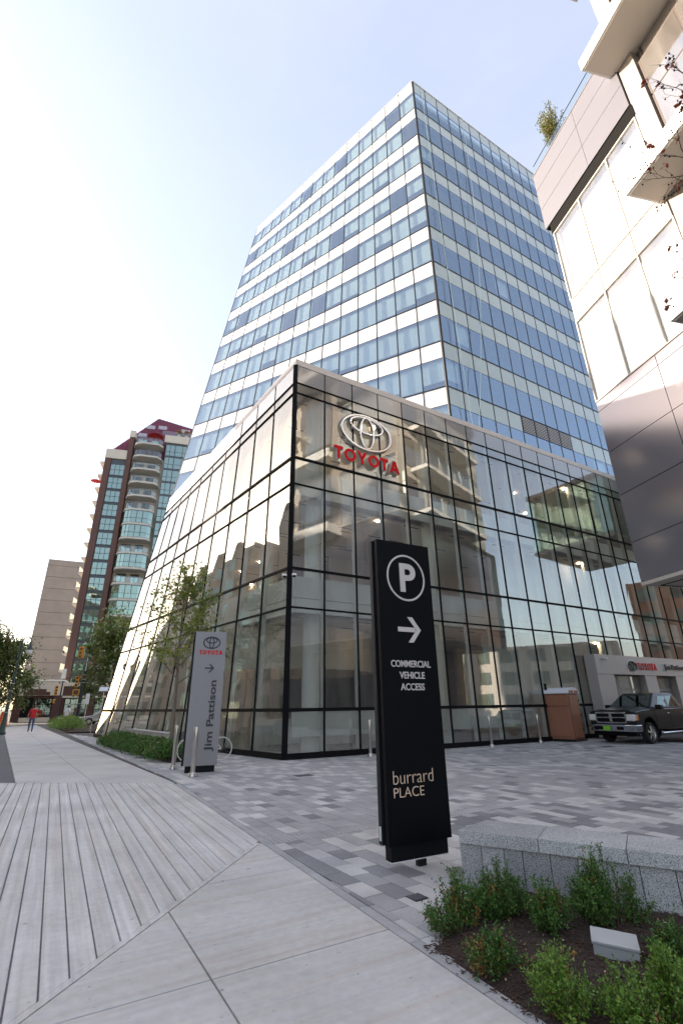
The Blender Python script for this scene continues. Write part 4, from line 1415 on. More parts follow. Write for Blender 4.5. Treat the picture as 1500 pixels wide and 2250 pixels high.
# red delineator half hidden behind the black pylon
mat('barrier_red', (0.70, 0.05, 0.03), 0.5)
mat('barrier_orange', (0.85, 0.16, 0.05), 0.5)
rc = thing('traffic_post', 'red traffic post peeking out behind the black pylon', 'traffic post', (0.585, 7.66, 0))
MB().lathe([(0.10, 0.0), (0.10, 0.04), (0.07, 0.06), (0.05, 0.10)], n=16).build('base', MATS['black_frame'], rc, smooth=True)
MB().lathe([(0.05, 0.10), (0.045, 0.95), (0.05, 1.0), (0.02, 1.05)], n=16).build('tube', MATS['barrier_red'], rc, smooth=True)

# ================================================================== portable toilet
mat('toilet_brown', (0.30, 0.13, 0.075), 0.55, var=0.08, scale=3)
mat('toilet_white', (0.75, 0.76, 0.78), 0.5)
to = thing('portable_toilet', 'brown portable toilet with white rounded roof beside the truck', 'toilet', (9.92, 22.82, 0), math.atan2(0.95, 1.04))
# local: near corner at the origin, door side along +x, other side along +y
TW = 1.12
MB().box(-0.04, TW + 0.04, -0.04, TW + 0.04, 0.0, 0.09).build('skid_base', MATS['dark_frame'], to)
MB().box(0.02, TW - 0.02, 0.02, TW - 0.02, 0.09, 1.98).build('cabin', MATS['toilet_brown'], to, bevel=0.02)
dr = MB().box(0.14, TW - 0.12, -0.012, 0.019, 0.16, 1.88).build('door', MATS['toilet_brown'], to, bevel=0.01)
MB().box(0.20, 0.24, -0.05, -0.013, 0.95, 1.05).build('latch', MATS['steel'], dr)
for z in (0.4, 1.0, 1.6):
    MB().box(TW - 0.13, TW - 0.09, -0.03, -0.013, z, z + 0.12).build('hinge', MATS['dark_frame'], dr)
for i, (y0, y1, z0, z1) in enumerate(((0.10, TW - 0.10, 1.45, 1.86), (0.10, TW - 0.10, 0.2, 1.38))):
    MB().box(-0.012, 0.019, y0, y1, z0, z1).build('side_panel', MATS['toilet_brown'], to, bevel=0.012)
prof = []
for k in range(13):
    a = k / 12
    prof.append((-0.05 + a * (TW + 0.10), 2.02 + 0.20 * math.sin(math.pi * a) ** 0.6))
mb = MB()
lo = [(-0.05, -0.05, 1.94), (TW + 0.05, -0.05, 1.94)] 
ringA = [(x, -0.05, z) for x, z in prof] + [(TW + 0.05, -0.05, 1.96), (-0.05, -0.05, 1.96)]
ringB = [(x, TW + 0.05, z) for x, z in prof] + [(TW + 0.05, TW + 0.05, 1.96), (-0.05, TW + 0.05, 1.96)]
mb.hexa(ringA[::-1], ringB[::-1])
mb.build('roof', MATS['toilet_white'], to, bevel=0.02)
for x0, x1 in ((0.10, 0.52), (0.60, 1.02)):
    MB().box(x0, x1, -0.056, -0.045, 1.985, 2.09).build('roof_vent', MATS['toilet_brown'], to)
MB().lathe([(0.05, 1.95), (0.05, 2.35), (0.065, 2.36), (0.065, 2.40)], (0.12, TW - 0.12, 0), 12).build('vent_pipe', MATS['black_frame'], to)

# ================================================================== black pickup truck
mat('truck_paint', (0.003, 0.003, 0.0035), 0.3, coat=0.45, spec=0.2)
mat('tyre', (0.022, 0.022, 0.022), 0.85)
mat('rim', (0.62, 0.60, 0.57), 0.3, metal=0.9)
mat('headlight', (0.75, 0.74, 0.70), 0.12, coat=1.0)
mat('amber', (0.80, 0.22, 0.02), 0.25, coat=0.6)
mat('plate_green', (0.22, 0.55, 0.05), 0.5)
glass('car_glass', (0.25, 0.32, 0.30), (0.9, 1.0, 0.95), 0.10)
tk = thing('pickup_truck', 'black pickup truck with chrome grille parked by the grey annex', 'truck', (11.96, 22.22, 0), math.atan2(0.515, 0.857))
# local: +x towards the rear, front at x = -1, -y is the side facing the camera
HW = 0.98
def side_prism(mb, prof, y0, y1, mi=0):
    """profile in x/z extruded over y"""
    a = sum(prof[i - 1][0] * prof[i][1] - prof[i][0] * prof[i - 1][1] for i in range(len(prof)))
    pr_ = prof if a > 0 else prof[::-1]
    mb.hexa([(x, y1, z) for x, z in pr_], [(x, y0, z) for x, z in pr_], mi)
def arch(cx, r, z0, n=9):
    return [(cx + r * math.cos(math.pi * k / (n - 1)), z0 + r * math.sin(math.pi * k / (n - 1)) * 0.96) for k in range(n)]
body = MB()
prof = [(-0.98, 0.52), (-1.02, 0.80), (-0.99, 1.10), (-0.90, 1.22), (-0.30, 1.29), (0.50, 1.33), (5.05, 1.33), (5.05, 0.55)]
prof += arch(3.62, 0.50, 0.50)[:] + arch(0.0, 0.49, 0.50)
side_prism(body, prof, -HW, HW)
body.build('body', MATS['truck_paint'], tk, bevel=0.05)
hood = MB()
hood.hexa([(-0.93, -0.86, 1.20), (0.62, -0.90, 1.31), (0.62, 0.90, 1.31), (-0.93, 0.86, 1.20)], [(-0.86, -0.62, 1.27), (0.62, -0.70, 1.40), (0.62, 0.70, 1.40), (-0.86, 0.62, 1.27)])
hood.build('hood', MATS['truck_paint'], tk, bevel=0.05)
cab = MB()
lo = [(0.38, -0.93, 1.33), (3.02, -0.93, 1.33), (3.02, 0.93, 1.33), (0.38, 0.93, 1.33)]
hi = [(1.16, -0.72, 1.86), (2.72, -0.74, 1.88), (2.72, 0.74, 1.88), (1.16, 0.72, 1.86)]
cab.hexa(lo, hi)
top = [(1.30, -0.66, 1.93), (2.60, -0.66, 1.94), (2.60, 0.66, 1.94), (1.30, 0.66, 1.93)]
cab.hexa([(p[0], p[1], p[2] - 0.01) for p in hi], top)
cab.build('cab', MATS['truck_paint'], tk, bevel=0.03)
def on_quad(a, b, c, d, u0, u1, v0, v1):
    a, b, c, d = map(Vector, (a, b, c, d))
    f = lambda u, v: a.lerp(b, u).lerp(d.lerp(c, u), v)
    return [f(u0, v0), f(u1, v0), f(u1, v1), f(u0, v1)]
q = on_quad(lo[3], lo[0], hi[0], hi[3], 0.06, 0.94, 0.08, 0.93)
MB().panel(*[p + Vector((-0.012, 0, 0.01)) for p in q], Vector((-0.56, 0, 0.83)), 0.01).build('windscreen', MATS['car_glass'], tk)
for sgn in (-1, 1):
    if sgn < 0:
        Q = (lo[0], lo[1], hi[1], hi[0])
    else:
        Q = (lo[2], lo[3], hi[3], hi[2])
    for u0, u1 in ((0.20, 0.50), (0.54, 0.86)):
        uu = (u0, u1) if sgn < 0 else (1 - u1, 1 - u0)
        q = on_quad(*Q, uu[0], uu[1], 0.12, 0.88)
        MB().panel(*[p + Vector((0, sgn * 0.012, 0)) for p in q], Vector((0, sgn * 0.93, 0.36)), 0.01).build('side_window', MATS['car_glass'], tk)
    MB().box(0.62, 0.86, min(sgn * 0.98, sgn * 1.22), max(sgn * 0.98, sgn * 1.22), 1.28, 1.46).build('mirror', MATS['truck_paint'], tk, bevel=0.03)
    for x0 in (1.42, 2.62):
        MB().box(x0, x0 + 0.20, min(sgn * 0.985, sgn * 1.02), max(sgn * 0.985, sgn * 1.02), 1.10, 1.14).build('door_handle', MATS['chrome'], tk, bevel=0.008)
    for x0 in (0.58, 1.70, 2.85):
        MB().box(x0, x0 + 0.012, min(sgn * 0.978, sgn * 0.984), max(sgn * 0.978, sgn * 0.984), 0.60, 1.31).build('door_seam', MATS['black_frame'], tk)
    MB().tube([(0.62, sgn * 1.0, 0.42), (0.70, sgn * 1.04, 0.38), (2.85, sgn * 1.04, 0.38), (2.95, sgn * 1.0, 0.42)], 0.05, 10).build('side_step', MATS['chrome'], tk, smooth=True)
    hl = MB().box(-1.055, -0.74, min(sgn * 0.645, sgn * 0.985), max(sgn * 0.645, sgn * 0.985), 0.86, 1.11).build('headlight', MATS['headlight'], tk, bevel=0.04)
    MB().box(-0.90, -0.735, min(sgn * 0.9, sgn * 0.992), max(sgn * 0.9, sgn * 0.992), 0.88, 1.09).build('turn_lamp', MATS['amber'], hl, bevel=0.02)
    for cx in (0.0, 3.62):
        wh = thing('wheel', None, None)
        for key in ('label', 'category', 'group'):
            if key in wh: del wh[key]
        wh.parent = tk
        wh.location = (cx, sgn * 0.86, 0.40)
        tb = MB()
        n = 28
        secw = [(0.27, -0.115), (0.36, -0.135), (0.395, -0.10), (0.40, 0.0), (0.395, 0.10), (0.36, 0.135), (0.27, 0.115)]
        for k in range(n):
            a = 2 * math.pi * k / n
            for r_, w_ in secw:
                tb.v.append((r_ * math.cos(a), w_, r_ * math.sin(a)))
        m_ = len(secw)
        for k in range(n):
            j = (k + 1) % n
            for q_ in range(m_ - 1):
                tb.f.append([k * m_ + q_, k * m_ + q_ + 1, j * m_ + q_ + 1, j * m_ + q_]); tb.m.append(0)
        tb.build('tyre', MATS['tyre'], wh, smooth=True)
        rm = MB()
        for k in range(n):
            a = 2 * math.pi * k / n
            rm.v += [(0.275 * math.cos(a), sgn * 0.11, 0.275 * math.sin(a)), (0.25 * math.cos(a), sgn * 0.04, 0.25 * math.sin(a))]
        for k in range(n):
            j = (k + 1) % n
            rm.f.append([2 * k, 2 * k + 1, 2 * j + 1, 2 * j]); rm.m.append(0)
        for k in range(5):
            a = 2 * math.pi * k / 5 + 0.3
            rm.beam((0.03 * math.cos(a), sgn * 0.10, 0.03 * math.sin(a)), (0.265 * math.cos(a), sgn * 0.085, 0.265 * math.sin(a)), 0.085, 0.03, (0, sgn, 0))
        rm.lathe([(0.06, 0.0), (0.05, 0.02)], (0, 0, 0), 12)
        rm.build('rim', MATS['rim'], wh)
        MB().tube([(0, sgn * 0.02, 0), (0, sgn * 0.03, 0)], 0.25, 20).build('brake_disc', MATS['black_frame'], wh)
# grille
MB().box(-1.045, -1.0, -0.60, 0.60, 0.80, 1.15).build('grille_recess', MATS['black_frame'], tk)
gf = MB()
for y0, y1, z0, z1 in ((-0.66, 0.66, 1.13, 1.20), (-0.62, 0.62, 0.76, 0.82), (-0.66, -0.60, 0.80, 1.16), (0.60, 0.66, 0.80, 1.16), (-0.60, 0.60, 0.965, 1.01), (-0.06, 0.06, 0.80, 1.15)):
    gf.box(-1.075, -1.02, y0, y1, z0, z1)
gf.build('grille_frame', MATS['chrome'], tk, bevel=0.012)
MB().box(-1.085, -1.07, -0.075, 0.075, 0.93, 1.06).build('grille_badge', MATS['chrome'], tk, bevel=0.02)
bm_ = MB()
bm_.hexa([(-1.05, -0.98, 0.46), (-0.62, -1.0, 0.46), (-0.62, 1.0, 0.46), (-1.05, 0.98, 0.46), (-1.14, 0.6, 0.46), (-1.14, -0.6, 0.46)], [(-1.08, -0.98, 0.72), (-0.62, -1.0, 0.72), (-0.62, 1.0, 0.72), (-1.08, 0.98, 0.72), (-1.16, 0.6, 0.72), (-1.16, -0.6, 0.72)])
bm_.build('bumper', MATS['chrome'], tk, bevel=0.03)
for y0, y1 in ((-0.52, -0.24), (0.36, 0.72)):
    MB().box(-1.168, -1.14, y0, y1, 0.53, 0.65).build('bumper_opening', MATS['black_frame'], tk, bevel=0.01)
MB().box(-1.185, -1.165, 0.02, 0.33, 0.50, 0.67).build('number_plate', MATS['plate_green'], tk)
MB().box(-0.98, -0.75, -0.9, 0.9, 0.30, 0.455).build('air_dam', MATS['black_frame'], tk)
MB().box(0.2, 4.6, -0.80, 0.80, 0.34, 0.54).build('underbody', MATS['black_frame'], tk)

# ================================================================== granite wall and planting bed
gw = thing('granite_wall', 'low speckled granite wall with smooth cap behind the planting bed', 'wall', (WF0.x, WF0.y, 0), math.atan2(WFD.y, WFD.x))
# local x along the front, +y backwards
x = 0.0
for w_ in (0.205, 0.21, 0.165, 0.235, 0.225, 0.225, 0.24, 0.25, 0.23, 0.22, 0.24, 0.23, 0.25, 0.22, 0.24, 0.23, 0.24):
    MB().box(x + 0.003, x + w_ - 0.003, 0.02, 0.06, -0.15, 0.348).build('cladding_stone', MATS['granite'], gw, bevel=0.002)
    x += w_
xe = x
MB().box(0.045, xe, 0.061, 0.50, -0.15, 0.346).build('wall_core', MATS['joint_dirt'], gw)
sk = math.tan(R(17))
x = 0.0
for i, w_ in enumerate((0.735, 0.70, 0.80, 0.75, 0.80)):
    x0, x1 = x + 0.003, min(x + w_ - 0.003, xe)
    MB().hexa([(x0, 0.0, 0.352), (x1, 0.0, 0.352), (x1 + 0.0, 0.54, 0.352), (x0 + (0.13 if i == 0 else 0), 0.54, 0.352)], [(x0, 0.0, 0.462), (x1, 0.0, 0.462), (x1, 0.54, 0.462), (x0 + (0.13 if i == 0 else 0), 0.54, 0.462)]).build('cap_stone', MATS['granite_cap'], gw, bevel=0.004)
    x += w_
for k in range(2):
    MB().box(0.022, 0.06, 0.065 + k * 0.22, 0.28 + k * 0.20, -0.15, 0.347).build('cladding_stone', MATS['granite'], gw, bevel=0.002)

# mulch
mat('mulch', (0.050, 0.032, 0.024), 0.95, var=0.5, scale=60, bump=1.0, bscale=90)
mat('chip', (0.075, 0.045, 0.032), 0.9, var=0.3, scale=50)
mat('pale_chip', (0.55, 0.44, 0.32), 0.8)
bed_lines = [(L1P[0] + 0.06 * L1N[0] + 0.03, L1P[1] + 0.06 * L1N[1], L1N[0], L1N[1]), (0.60, 4.32, 0.90, -0.43), (WF0.x + 0.02, WF0.y - 0.03, WFN.x, WFN.y), (0, 1.8, 0, 1), (4.4, 0, -1, 0)]
def bed_h(x, y):
    d = min((x - l[0]) * l[2] + (y - l[1]) * l[3] for l in bed_lines[:2])
    return max(-0.03, min(0.055, d * 0.28 - 0.012)) + 0.014 * mnoise.noise(Vector((x * 7, y * 7, 0))) + 0.008 * mnoise.noise(Vector((x * 23, y * 23, 4)))
mu = MB()
ng = 110
idx = {}
x0, x1, y0, y1 = 0.5, 3.6, 2.4, 5.6
for i in range(ng + 1):
    for j in range(ng + 1):
        x, y = x0 + (x1 - x0) * i / ng, y0 + (y1 - y0) * j / ng
        if all((x - l[0]) * l[2] + (y - l[1]) * l[3] > -0.035 for l in bed_lines):
            idx[i, j] = len(mu.v)
            mu.v.append((x, y, bed_h(x, y)))
for i in range(ng):
    for j in range(ng):
        if all(k in idx for k in ((i, j), (i + 1, j), (i + 1, j + 1), (i, j + 1))):
            mu.f.append([idx[i, j], idx[i + 1, j], idx[i + 1, j + 1], idx[i, j + 1]]); mu.m.append(0)
bed = tag(mu.build('planting_bed', MATS['mulch'], smooth=True), kind='structure')
chips = MB()
rnd = random.Random(3)
for _ in range(9000):
    x, y = rnd.uniform(0.5, 3.3), rnd.uniform(2.5, 5.5)
    if not all((x - l[0]) * l[2] + (y - l[1]) * l[3] > -0.03 - (0.05 if rnd.random() < 0.05 else 0) for l in bed_lines):
        continue
    z = max(bed_h(x, y), 0.0) + rnd.uniform(0, 0.012)
    a, l_, w_ = rnd.uniform(0, 6.28), rnd.uniform(0.012, 0.045), rnd.uniform(0.003, 0.009)
    d = Vector((math.cos(a), math.sin(a), rnd.uniform(-0.35, 0.35))).normalized()
    pale = 1 if rnd.random() < 0.018 else 0
    if pale: l_, w_ = rnd.uniform(0.008, 0.02), 0.008
    chips.beam(Vector((x, y, z)) - d * l_ / 2, Vector((x, y, z)) + d * l_ / 2, w_, w_ * 0.5, mi=pale)
tag(chips.build('mulch_chips', [MATS['chip'], MATS['pale_chip']]), 'dark bark chips scattered over the planting bed', 'mulch', kind='stuff')

# ------------------------------------------------------------------ boxwood shrubs
leaf_mat('boxwood', (0.022, 0.082, 0.016), (0.12, 0.25, 0.040), 0.25)
leaf_mat('boxwood_bright', (0.055, 0.155, 0.02), (0.24, 0.39, 0.06), 0.32)
leaf_mat('leaf_dry', (0.26, 0.10, 0.025), (0.42, 0.25, 0.08), 0.2)
mat('twig', (0.09, 0.06, 0.035), 0.9)
def leaf(mb, p, d, up, l, w, mi=0):
    sd = d.cross(up)
    if sd.length < 1e-4:
        return
    sd.normalize()
    nn = sd.cross(d)
    m = p + d * l * 0.5 - nn * l * 0.06
    mb.add([p, m + sd * w / 2, p + d * l, m - sd * w / 2], [[0, 1, 2, 3]], mi)
def rdir(r, up=0.3):
    v = Vector((r.gauss(0, 1), r.gauss(0, 1), r.gauss(0, 1) + up))
    return v.normalized()
def shrub(label, x, y, h, wid_, n, seed, bright=False, dry=0.12, z=None, ls_=1.0, group='boxwood shrubs in the planting bed'):
    r = random.Random(seed)
    zb = bed_h(x, y) if z is None else z
    s = thing('boxwood_shrub', label, 'shrub', (x, y, max(zb, 0)), 0, group)
    lv, tw_ = MB(), MB()
    clus = [(r.uniform(0, 6.283), 0.5 * wid_ * math.sqrt(r.random()), r.uniform(0.78, 1.15)) for _ in range(8)]
    for i in range(n):
        ca, cs, ch_ = clus[r.randrange(8)]
        a = ca + r.gauss(0, 0.38)
        spread = min(wid_ * 0.56, abs(cs + r.gauss(0, 0.06)))
        lean = spread / h
        ht = ch_ * h * (1.0 - 0.42 * (spread / (wid_ * 0.5)) ** 2) * (r.uniform(0.55, 1.0) if r.random() < 0.72 else r.uniform(1.0, 1.34))
        base = Vector((math.cos(a) * spread * 0.25, math.sin(a) * spread * 0.25, -0.02))
        tip = Vector((math.cos(a) * spread * 1.05, math.sin(a) * spread * 1.05, ht))
        mid = base.lerp(tip, 0.5) + Vector((math.cos(a), math.sin(a), 0)) * spread * 0.15
        pts = [base, mid, tip]
        tw_.tube(pts, [0.004, 0.003, 0.0012], 4, cap=False)
        L_ = (mid - base).length + (tip - mid).length
        k = 0.22 * L_
        is_dry = r.random() < dry
        while k < L_:
            f = k / L_
            p = base.lerp(mid, f * 2) if f < 0.5 else mid.lerp(tip, f * 2 - 1)
            ax = (mid - base if f < 0.5 else tip - mid).normalized()
            for _ in range(2):
                d = (rdir(r, 0.0) + ax * 0.75).normalized()
                q_ = p + d * r.uniform(0.0, 0.02)
                leaf(lv, q_, d, rdir(r, 0.8), r.uniform(0.016, 0.026) * ls_, r.uniform(0.009, 0.013) * ls_, 1 if (is_dry and f < 0.75) else 0)
            # side shoots
            if r.random() < 0.28:
                d2 = (rdir(r, 0.4) + ax * 0.5).normalized()
                sl = r.uniform(0.03, 0.09) * ls_
                for q2 in range(6):
                    pp = p + d2 * sl * (q2 + 1) / 6
                    leaf(lv, pp, (rdir(r, 0) + d2 * 0.7).normalized(), rdir(r, 0.8), r.uniform(0.015, 0.024) * ls_, 0.011 * ls_, 1 if is_dry and r.random() < 0.6 else 0)
            k += 0.0095 * ls_
    lv.build('foliage', [MATS['boxwood_bright' if bright else 'boxwood'], MATS['leaf_dry']], s)
    tw_.build('stems', MATS['twig'], s)
    return s
SH = [('boxwood at the left tip of the bed with browned lower leaves', 0.84, 4.44, 0.36, 0.42, 62, False, 0.22),
      ('full dark boxwood against the left end of the granite wall', 1.22, 4.72, 0.40, 0.46, 74, False, 0.05),
      ('middle boxwood in front of the granite wall with dry twigs at its foot', 1.48, 4.42, 0.33, 0.40, 60, False, 0.10),
      ('tallest boxwood, behind the pale utility box', 2.00, 4.46, 0.50, 0.50, 84, False, 0.05),
      ('small boxwood with orange leaves at the pavement edge', 0.96, 3.86, 0.26, 0.34, 46, False, 0.30),
      ('bright boxwood nearest the camera at the pavement edge', 1.15, 3.42, 0.33, 0.44, 66, True, 0.07),
      ('pale green boxwood in front of the utility box at the picture edge', 1.62, 3.30, 0.33, 0.50, 74, True, 0.03),
      ('dark boxwood at the right edge beside the utility box', 2.15, 3.80, 0.30, 0.40, 62, False, 0.03)]
for i, (lab, x, y, h, w_, n, br, dry) in enumerate(SH):
    shrub(lab, x, y, h * 0.74, w_ * 0.98, int(n * 1.45), 40 + i, br, dry)

# pale utility box in the bed
mat('box_grey', (0.46, 0.47, 0.47), 0.5, var=0.04, scale=8)
ub = thing('utility_box', 'pale grey plastic utility box lying in the planting bed', 'box', (1.62, 4.01, 0.045), math.atan2(-0.10, 0.24))
ub.rotation_euler = (R(7), R(3), math.atan2(-0.10, 0.235))
MB().box(0.0, 0.265, 0.0, 0.165, -0.03, 0.075).build('body', MATS['box_grey'], ub, bevel=0.006)
MB().box(-0.008, 0.273, -0.008, 0.173, 0.077, 0.098).build('lid', MATS['box_grey'], ub, bevel=0.005)
for a in (0.012, 0.253):
    for b in (0.012, 0.153):
        MB().lathe([(0.004, 0.098), (0.004, 0.0995)], (a, b, 0), 8).build('screw', MATS['steel'], ub)

# potted shrub on the roof terrace
leaf_mat('roof_leaf', (0.05, 0.09, 0.02), (0.24, 0.24, 0.05), 0.35)
rs = thing('rooftop_tree', 'yellow green leafy tree on the roof terrace of the right building', 'tree', (pw(1.2, 27.5, -0.35).x, pw(1.2, 27.5, -0.35).y, 27.5))
r = random.Random(12)
lv, tw_ = MB(), MB()
for i in range(46):
    a = r.uniform(0, 6.283)
    hh = r.uniform(1.4, 3.5)
    sp = r.uniform(0.15, 1.05) * (1.2 - hh / 5)
    tip = Vector((math.cos(a) * sp, math.sin(a) * sp, hh))
    mid = tip * 0.5 + Vector((0, 0, 0.15))
    tw_.tube([(0, 0, 0), mid, tip], [0.03, 0.02, 0.006], 5)
    for k in range(85):
        f = r.uniform(0.3, 1)
        p = mid.lerp(tip, f * 2 - 1) if f > 0.5 else Vector((0, 0, 0)).lerp(mid, f * 2)
        d = rdir(r, 0.2)
        leaf(lv, p + d * r.uniform(0, 0.22), rdir(r, -0.1), rdir(r, 0.6), r.uniform(0.07, 0.12), r.uniform(0.035, 0.055))
lv.build('crown', MATS['roof_leaf'], rs)
tw_.build('trunk', MATS['twig'], rs)

# bare branches with a few red leaves reaching in from the right edge
leaf_mat('leaf_red', (0.16, 0.02, 0.015), (0.36, 0.08, 0.03), 0.3)
bt = thing('berry_tree', 'nearly bare tree reaching in from the right with red leaves and dark berries', 'tree', (8.25, 6.0, 0))
r = random.Random(5)
mb, lv, be = MB(), MB(), MB()
mb.tube([(0, 0, 0), (0.05, 0.02, 2.2), (-0.05, 0.05, 4.6), (0.1, 0, 8.0), (0.05, 0.1, 14.5)], [0.13, 0.11, 0.09, 0.07, 0.02], 10)
def twig(p, d, l, rad, depth):
    pts = [p]
    n = 5
    for k in range(n):
        d = (d + Vector((r.uniform(-.3, .3), r.uniform(-.3, .3), r.uniform(-.22, .26)))).normalized()
        p = p + d * l / n
        pts.append(p)
        if depth > 0 and r.random() < 0.62:
            twig(p, (d + rdir(r, 0.1) * 0.8).normalized(), l * r.uniform(0.4, 0.7), rad * 0.6, depth - 1)
    mb.tube(pts, [rad * (1 - 0.7 * k / n) for k in range(n + 1)], 5, cap=False)
    if depth <= 1:
        for _ in range(r.choice((0, 1, 1, 2))):
            q_ = pts[r.randrange(2, 6)]
            be.lathe([(0.001, -0.018), (0.014, -0.012), (0.018, 0), (0.014, 0.012), (0.001, 0.018)], tuple(q_ + Vector((0, 0, -0.05))), 7)
            mb.tube([q_, q_ + Vector((0, 0, -0.05))], 0.0015, 3, cap=False)
        if r.random() < 0.16:
            for _ in range(3):
                leaf(lv, pts[-1] + rdir(r) * 0.03, rdir(r, -0.6), rdir(r, 0.3), 0.12, 0.09)
for z, yy in ((9.3, 0.25), (9.9, 0.1), (10.7, -0.1), (11.4, 0.3), (12.3, 0.0), (13.0, 0.1)):
    twig(Vector((0.0, 0, z)), Vector((-0.9, yy, 0.22)).normalized(), 1.45, 0.017, 3)
    twig(Vector((0.0, 0, z + 0.2)), Vector((0.8, -yy, 0.3)).normalized(), 1.3, 0.017, 2)
mb.build('trunk', MATS['twig'], bt)
lv.build('leaves', MATS['leaf_red'], bt)
tag(be.build('berries', MATS['black_frame'], bt), kind='stuff')
# ================================================================== brick apartment tower on the left
brick_mat('red_brick', (0.095, 0.040, 0.034), (0.13, 0.058, 0.048), (0.11, 0.085, 0.078))
mat('brick_plain', (0.080, 0.036, 0.032), 0.85, var=0.22, scale=2.5)
mat('cream_stone', (0.56, 0.50, 0.43), 0.8, var=0.08, scale=0.8)
mat('slab_grey', (0.48, 0.46, 0.43), 0.8, var=0.06)
mat('roof_red', (0.17, 0.03, 0.062), 0.5, var=0.08)
mat('umbrella_red', (0.50, 0.03, 0.03), 0.7)
mat('steel_blue', (0.05, 0.06, 0.07), 0.4)
Q0 = Vector((-43.85, 78.6, 0))
QW = Vector((0.963, 0.270, 0)).normalized()
QN = Vector((QW.y, -QW.x, 0))
QB = -QN
bt_ = thing('brick_tower', 'red brick apartment tower with stacked balconies and maroon metal roof', 'building', Q0)
def pq(u, z, off=0.0):
    p = Q0 + QW * u + QN * off
    return Vector((p.x, p.y, z))
def qpoly(u0, u1, d0, d1):
    return [tuple((Q0 + QW * a + QB * b)[:2]) for a, b in ((u0, d0), (u1, d0), (u1, d1), (u0, d1))]
PIT = 2.70
Z1 = 1.6 + (36.4 - 1.6) * 1.25                             # brick top of the left bay, about 45
pin(MB().prism(qpoly(0.05, 17, 1.4, 16), 0, 46.5).build('wall', MATS['cream_stone'], bt_))
pin(MB().prism(qpoly(0, 1.05, 0, 14), 0, 45.0).build('brick_pier', MATS['red_brick'], bt_))
pin(MB().prism(qpoly(3.65, 4.45, -0.25, 3), 0, 49.8).build('brick_pier', MATS['red_brick'], bt_))
pin(MB().prism(qpoly(-0.05, 3.7, 0.0, 1.4), 45.0, 46.9).build('cornice', MATS['cream_stone'], bt_))
pin(MB().prism(qpoly(3.6, 4.6, -0.3, 3), 49.8, 51.2).build('cornice', MATS['cream_stone'], bt_))
pin(MB().prism(qpoly(1.06, 3.64, 0.28, 1.5), 0, 45.0).build('dark_bay', MATS['steel_blue'], bt_))
def subpart(o):
    return o
rows = [43.9 - PIT * k for k in range(16)]
for k, zt in enumerate(rows):
    if zt < 4: break
    w = pin(MB().panel(pq(1.15, zt - 2.3, -0.2), pq(3.55, zt - 2.3, -0.2), pq(3.55, zt, -0.2), pq(1.15, zt, -0.2), QN, 0.06).build('window', MATS['steel_blue'], bt_))
    for c_ in range(3):
        for r_ in range(2):
            a, b = 1.22 + c_ * 0.79, 1.22 + c_ * 0.79 + 0.70
            c0, c1 = zt - 2.22 + r_ * 1.10, zt - 2.22 + r_ * 1.10 + 1.0
            subpart(MB().panel(pq(a, c0, -0.185), pq(b, c0, -0.185), pq(b, c1, -0.185), pq(a, c1, -0.185), QN, 0.012).build('pane', MATS['house_glass'], w))
# balcony bay
for k in range(17):
    z = 48.2 - PIT * k
    if z < 3: break
    pts = [(4.6, 0.2), (5.1, -1.3), (6.3, -1.9), (9.2, -1.75), (9.9, -0.9), (9.9, 0.8), (4.6, 0.8)]
    poly = [tuple((Q0 + QW * a + QB * b)[:2]) for a, b in pts]
    b = pin(MB().prism(poly, z - 0.35, z).build('balcony', MATS['slab_grey'], bt_))
    closed = k in (6, 7, 9, 11, 12, 14)
    hgt = 2.25 if closed else 1.05
    for i in range(4):
        p0_, p1_ = Vector((*poly[i], 0)), Vector((*poly[i + 1], 0))
        d = (p1_ - p0_); L_ = d.length; d.normalize()
        n_ = Vector((d.y, -d.x, 0))
        ns = max(1, int(round(L_ / 0.85)))
        for q_ in range(ns):
            a_ = p0_ + d * (L_ * q_ / ns + 0.05) - n_ * 0.08
            c_ = p0_ + d * (L_ * (q_ + 1) / ns - 0.05) - n_ * 0.08
            up = Vector((0, 0, 1))
            for (h0, h1) in (((0.08, 0.85), (0.92, hgt)) if closed else ((0.1, hgt),)):
                subpart(MB().panel(a_ + up * (z + h0), c_ + up * (z + h0), c_ + up * (z + h1), a_ + up * (z + h1), n_, 0.02).build('glass_guard', MATS['house_glass'] if closed else MATS['clear_glass'], b))
        subpart(MB().beam(p0_ - n_ * 0.08 + Vector((0, 0, z + hgt + 0.03)), p1_ - n_ * 0.08 + Vector((0, 0, z + hgt + 0.03)), 0.07, 0.07).build('rail', MATS['steel_blue'], b))
    # doors behind the balcony
    for a, c_ in ((5.0, 6.6), (7.3, 8.7)):
        w = pin(MB().panel(pq(a, z + 0.05, -1.3), pq(c_, z + 0.05, -1.3), pq(c_, z + 2.2, -1.3), pq(a, z + 2.2, -1.3), QN, 0.05).build('window', MATS['steel_blue'], bt_))
        m_ = (a + c_) / 2
        for x0, x1 in ((a + 0.08, m_ - 0.04), (m_ + 0.04, c_ - 0.08)):
            subpart(MB().panel(pq(x0, z + 0.12, -1.285), pq(x1, z + 0.12, -1.285), pq(x1, z + 2.12, -1.285), pq(x0, z + 2.12, -1.285), QN, 0.01).build('pane', MATS['house_glass'], w))
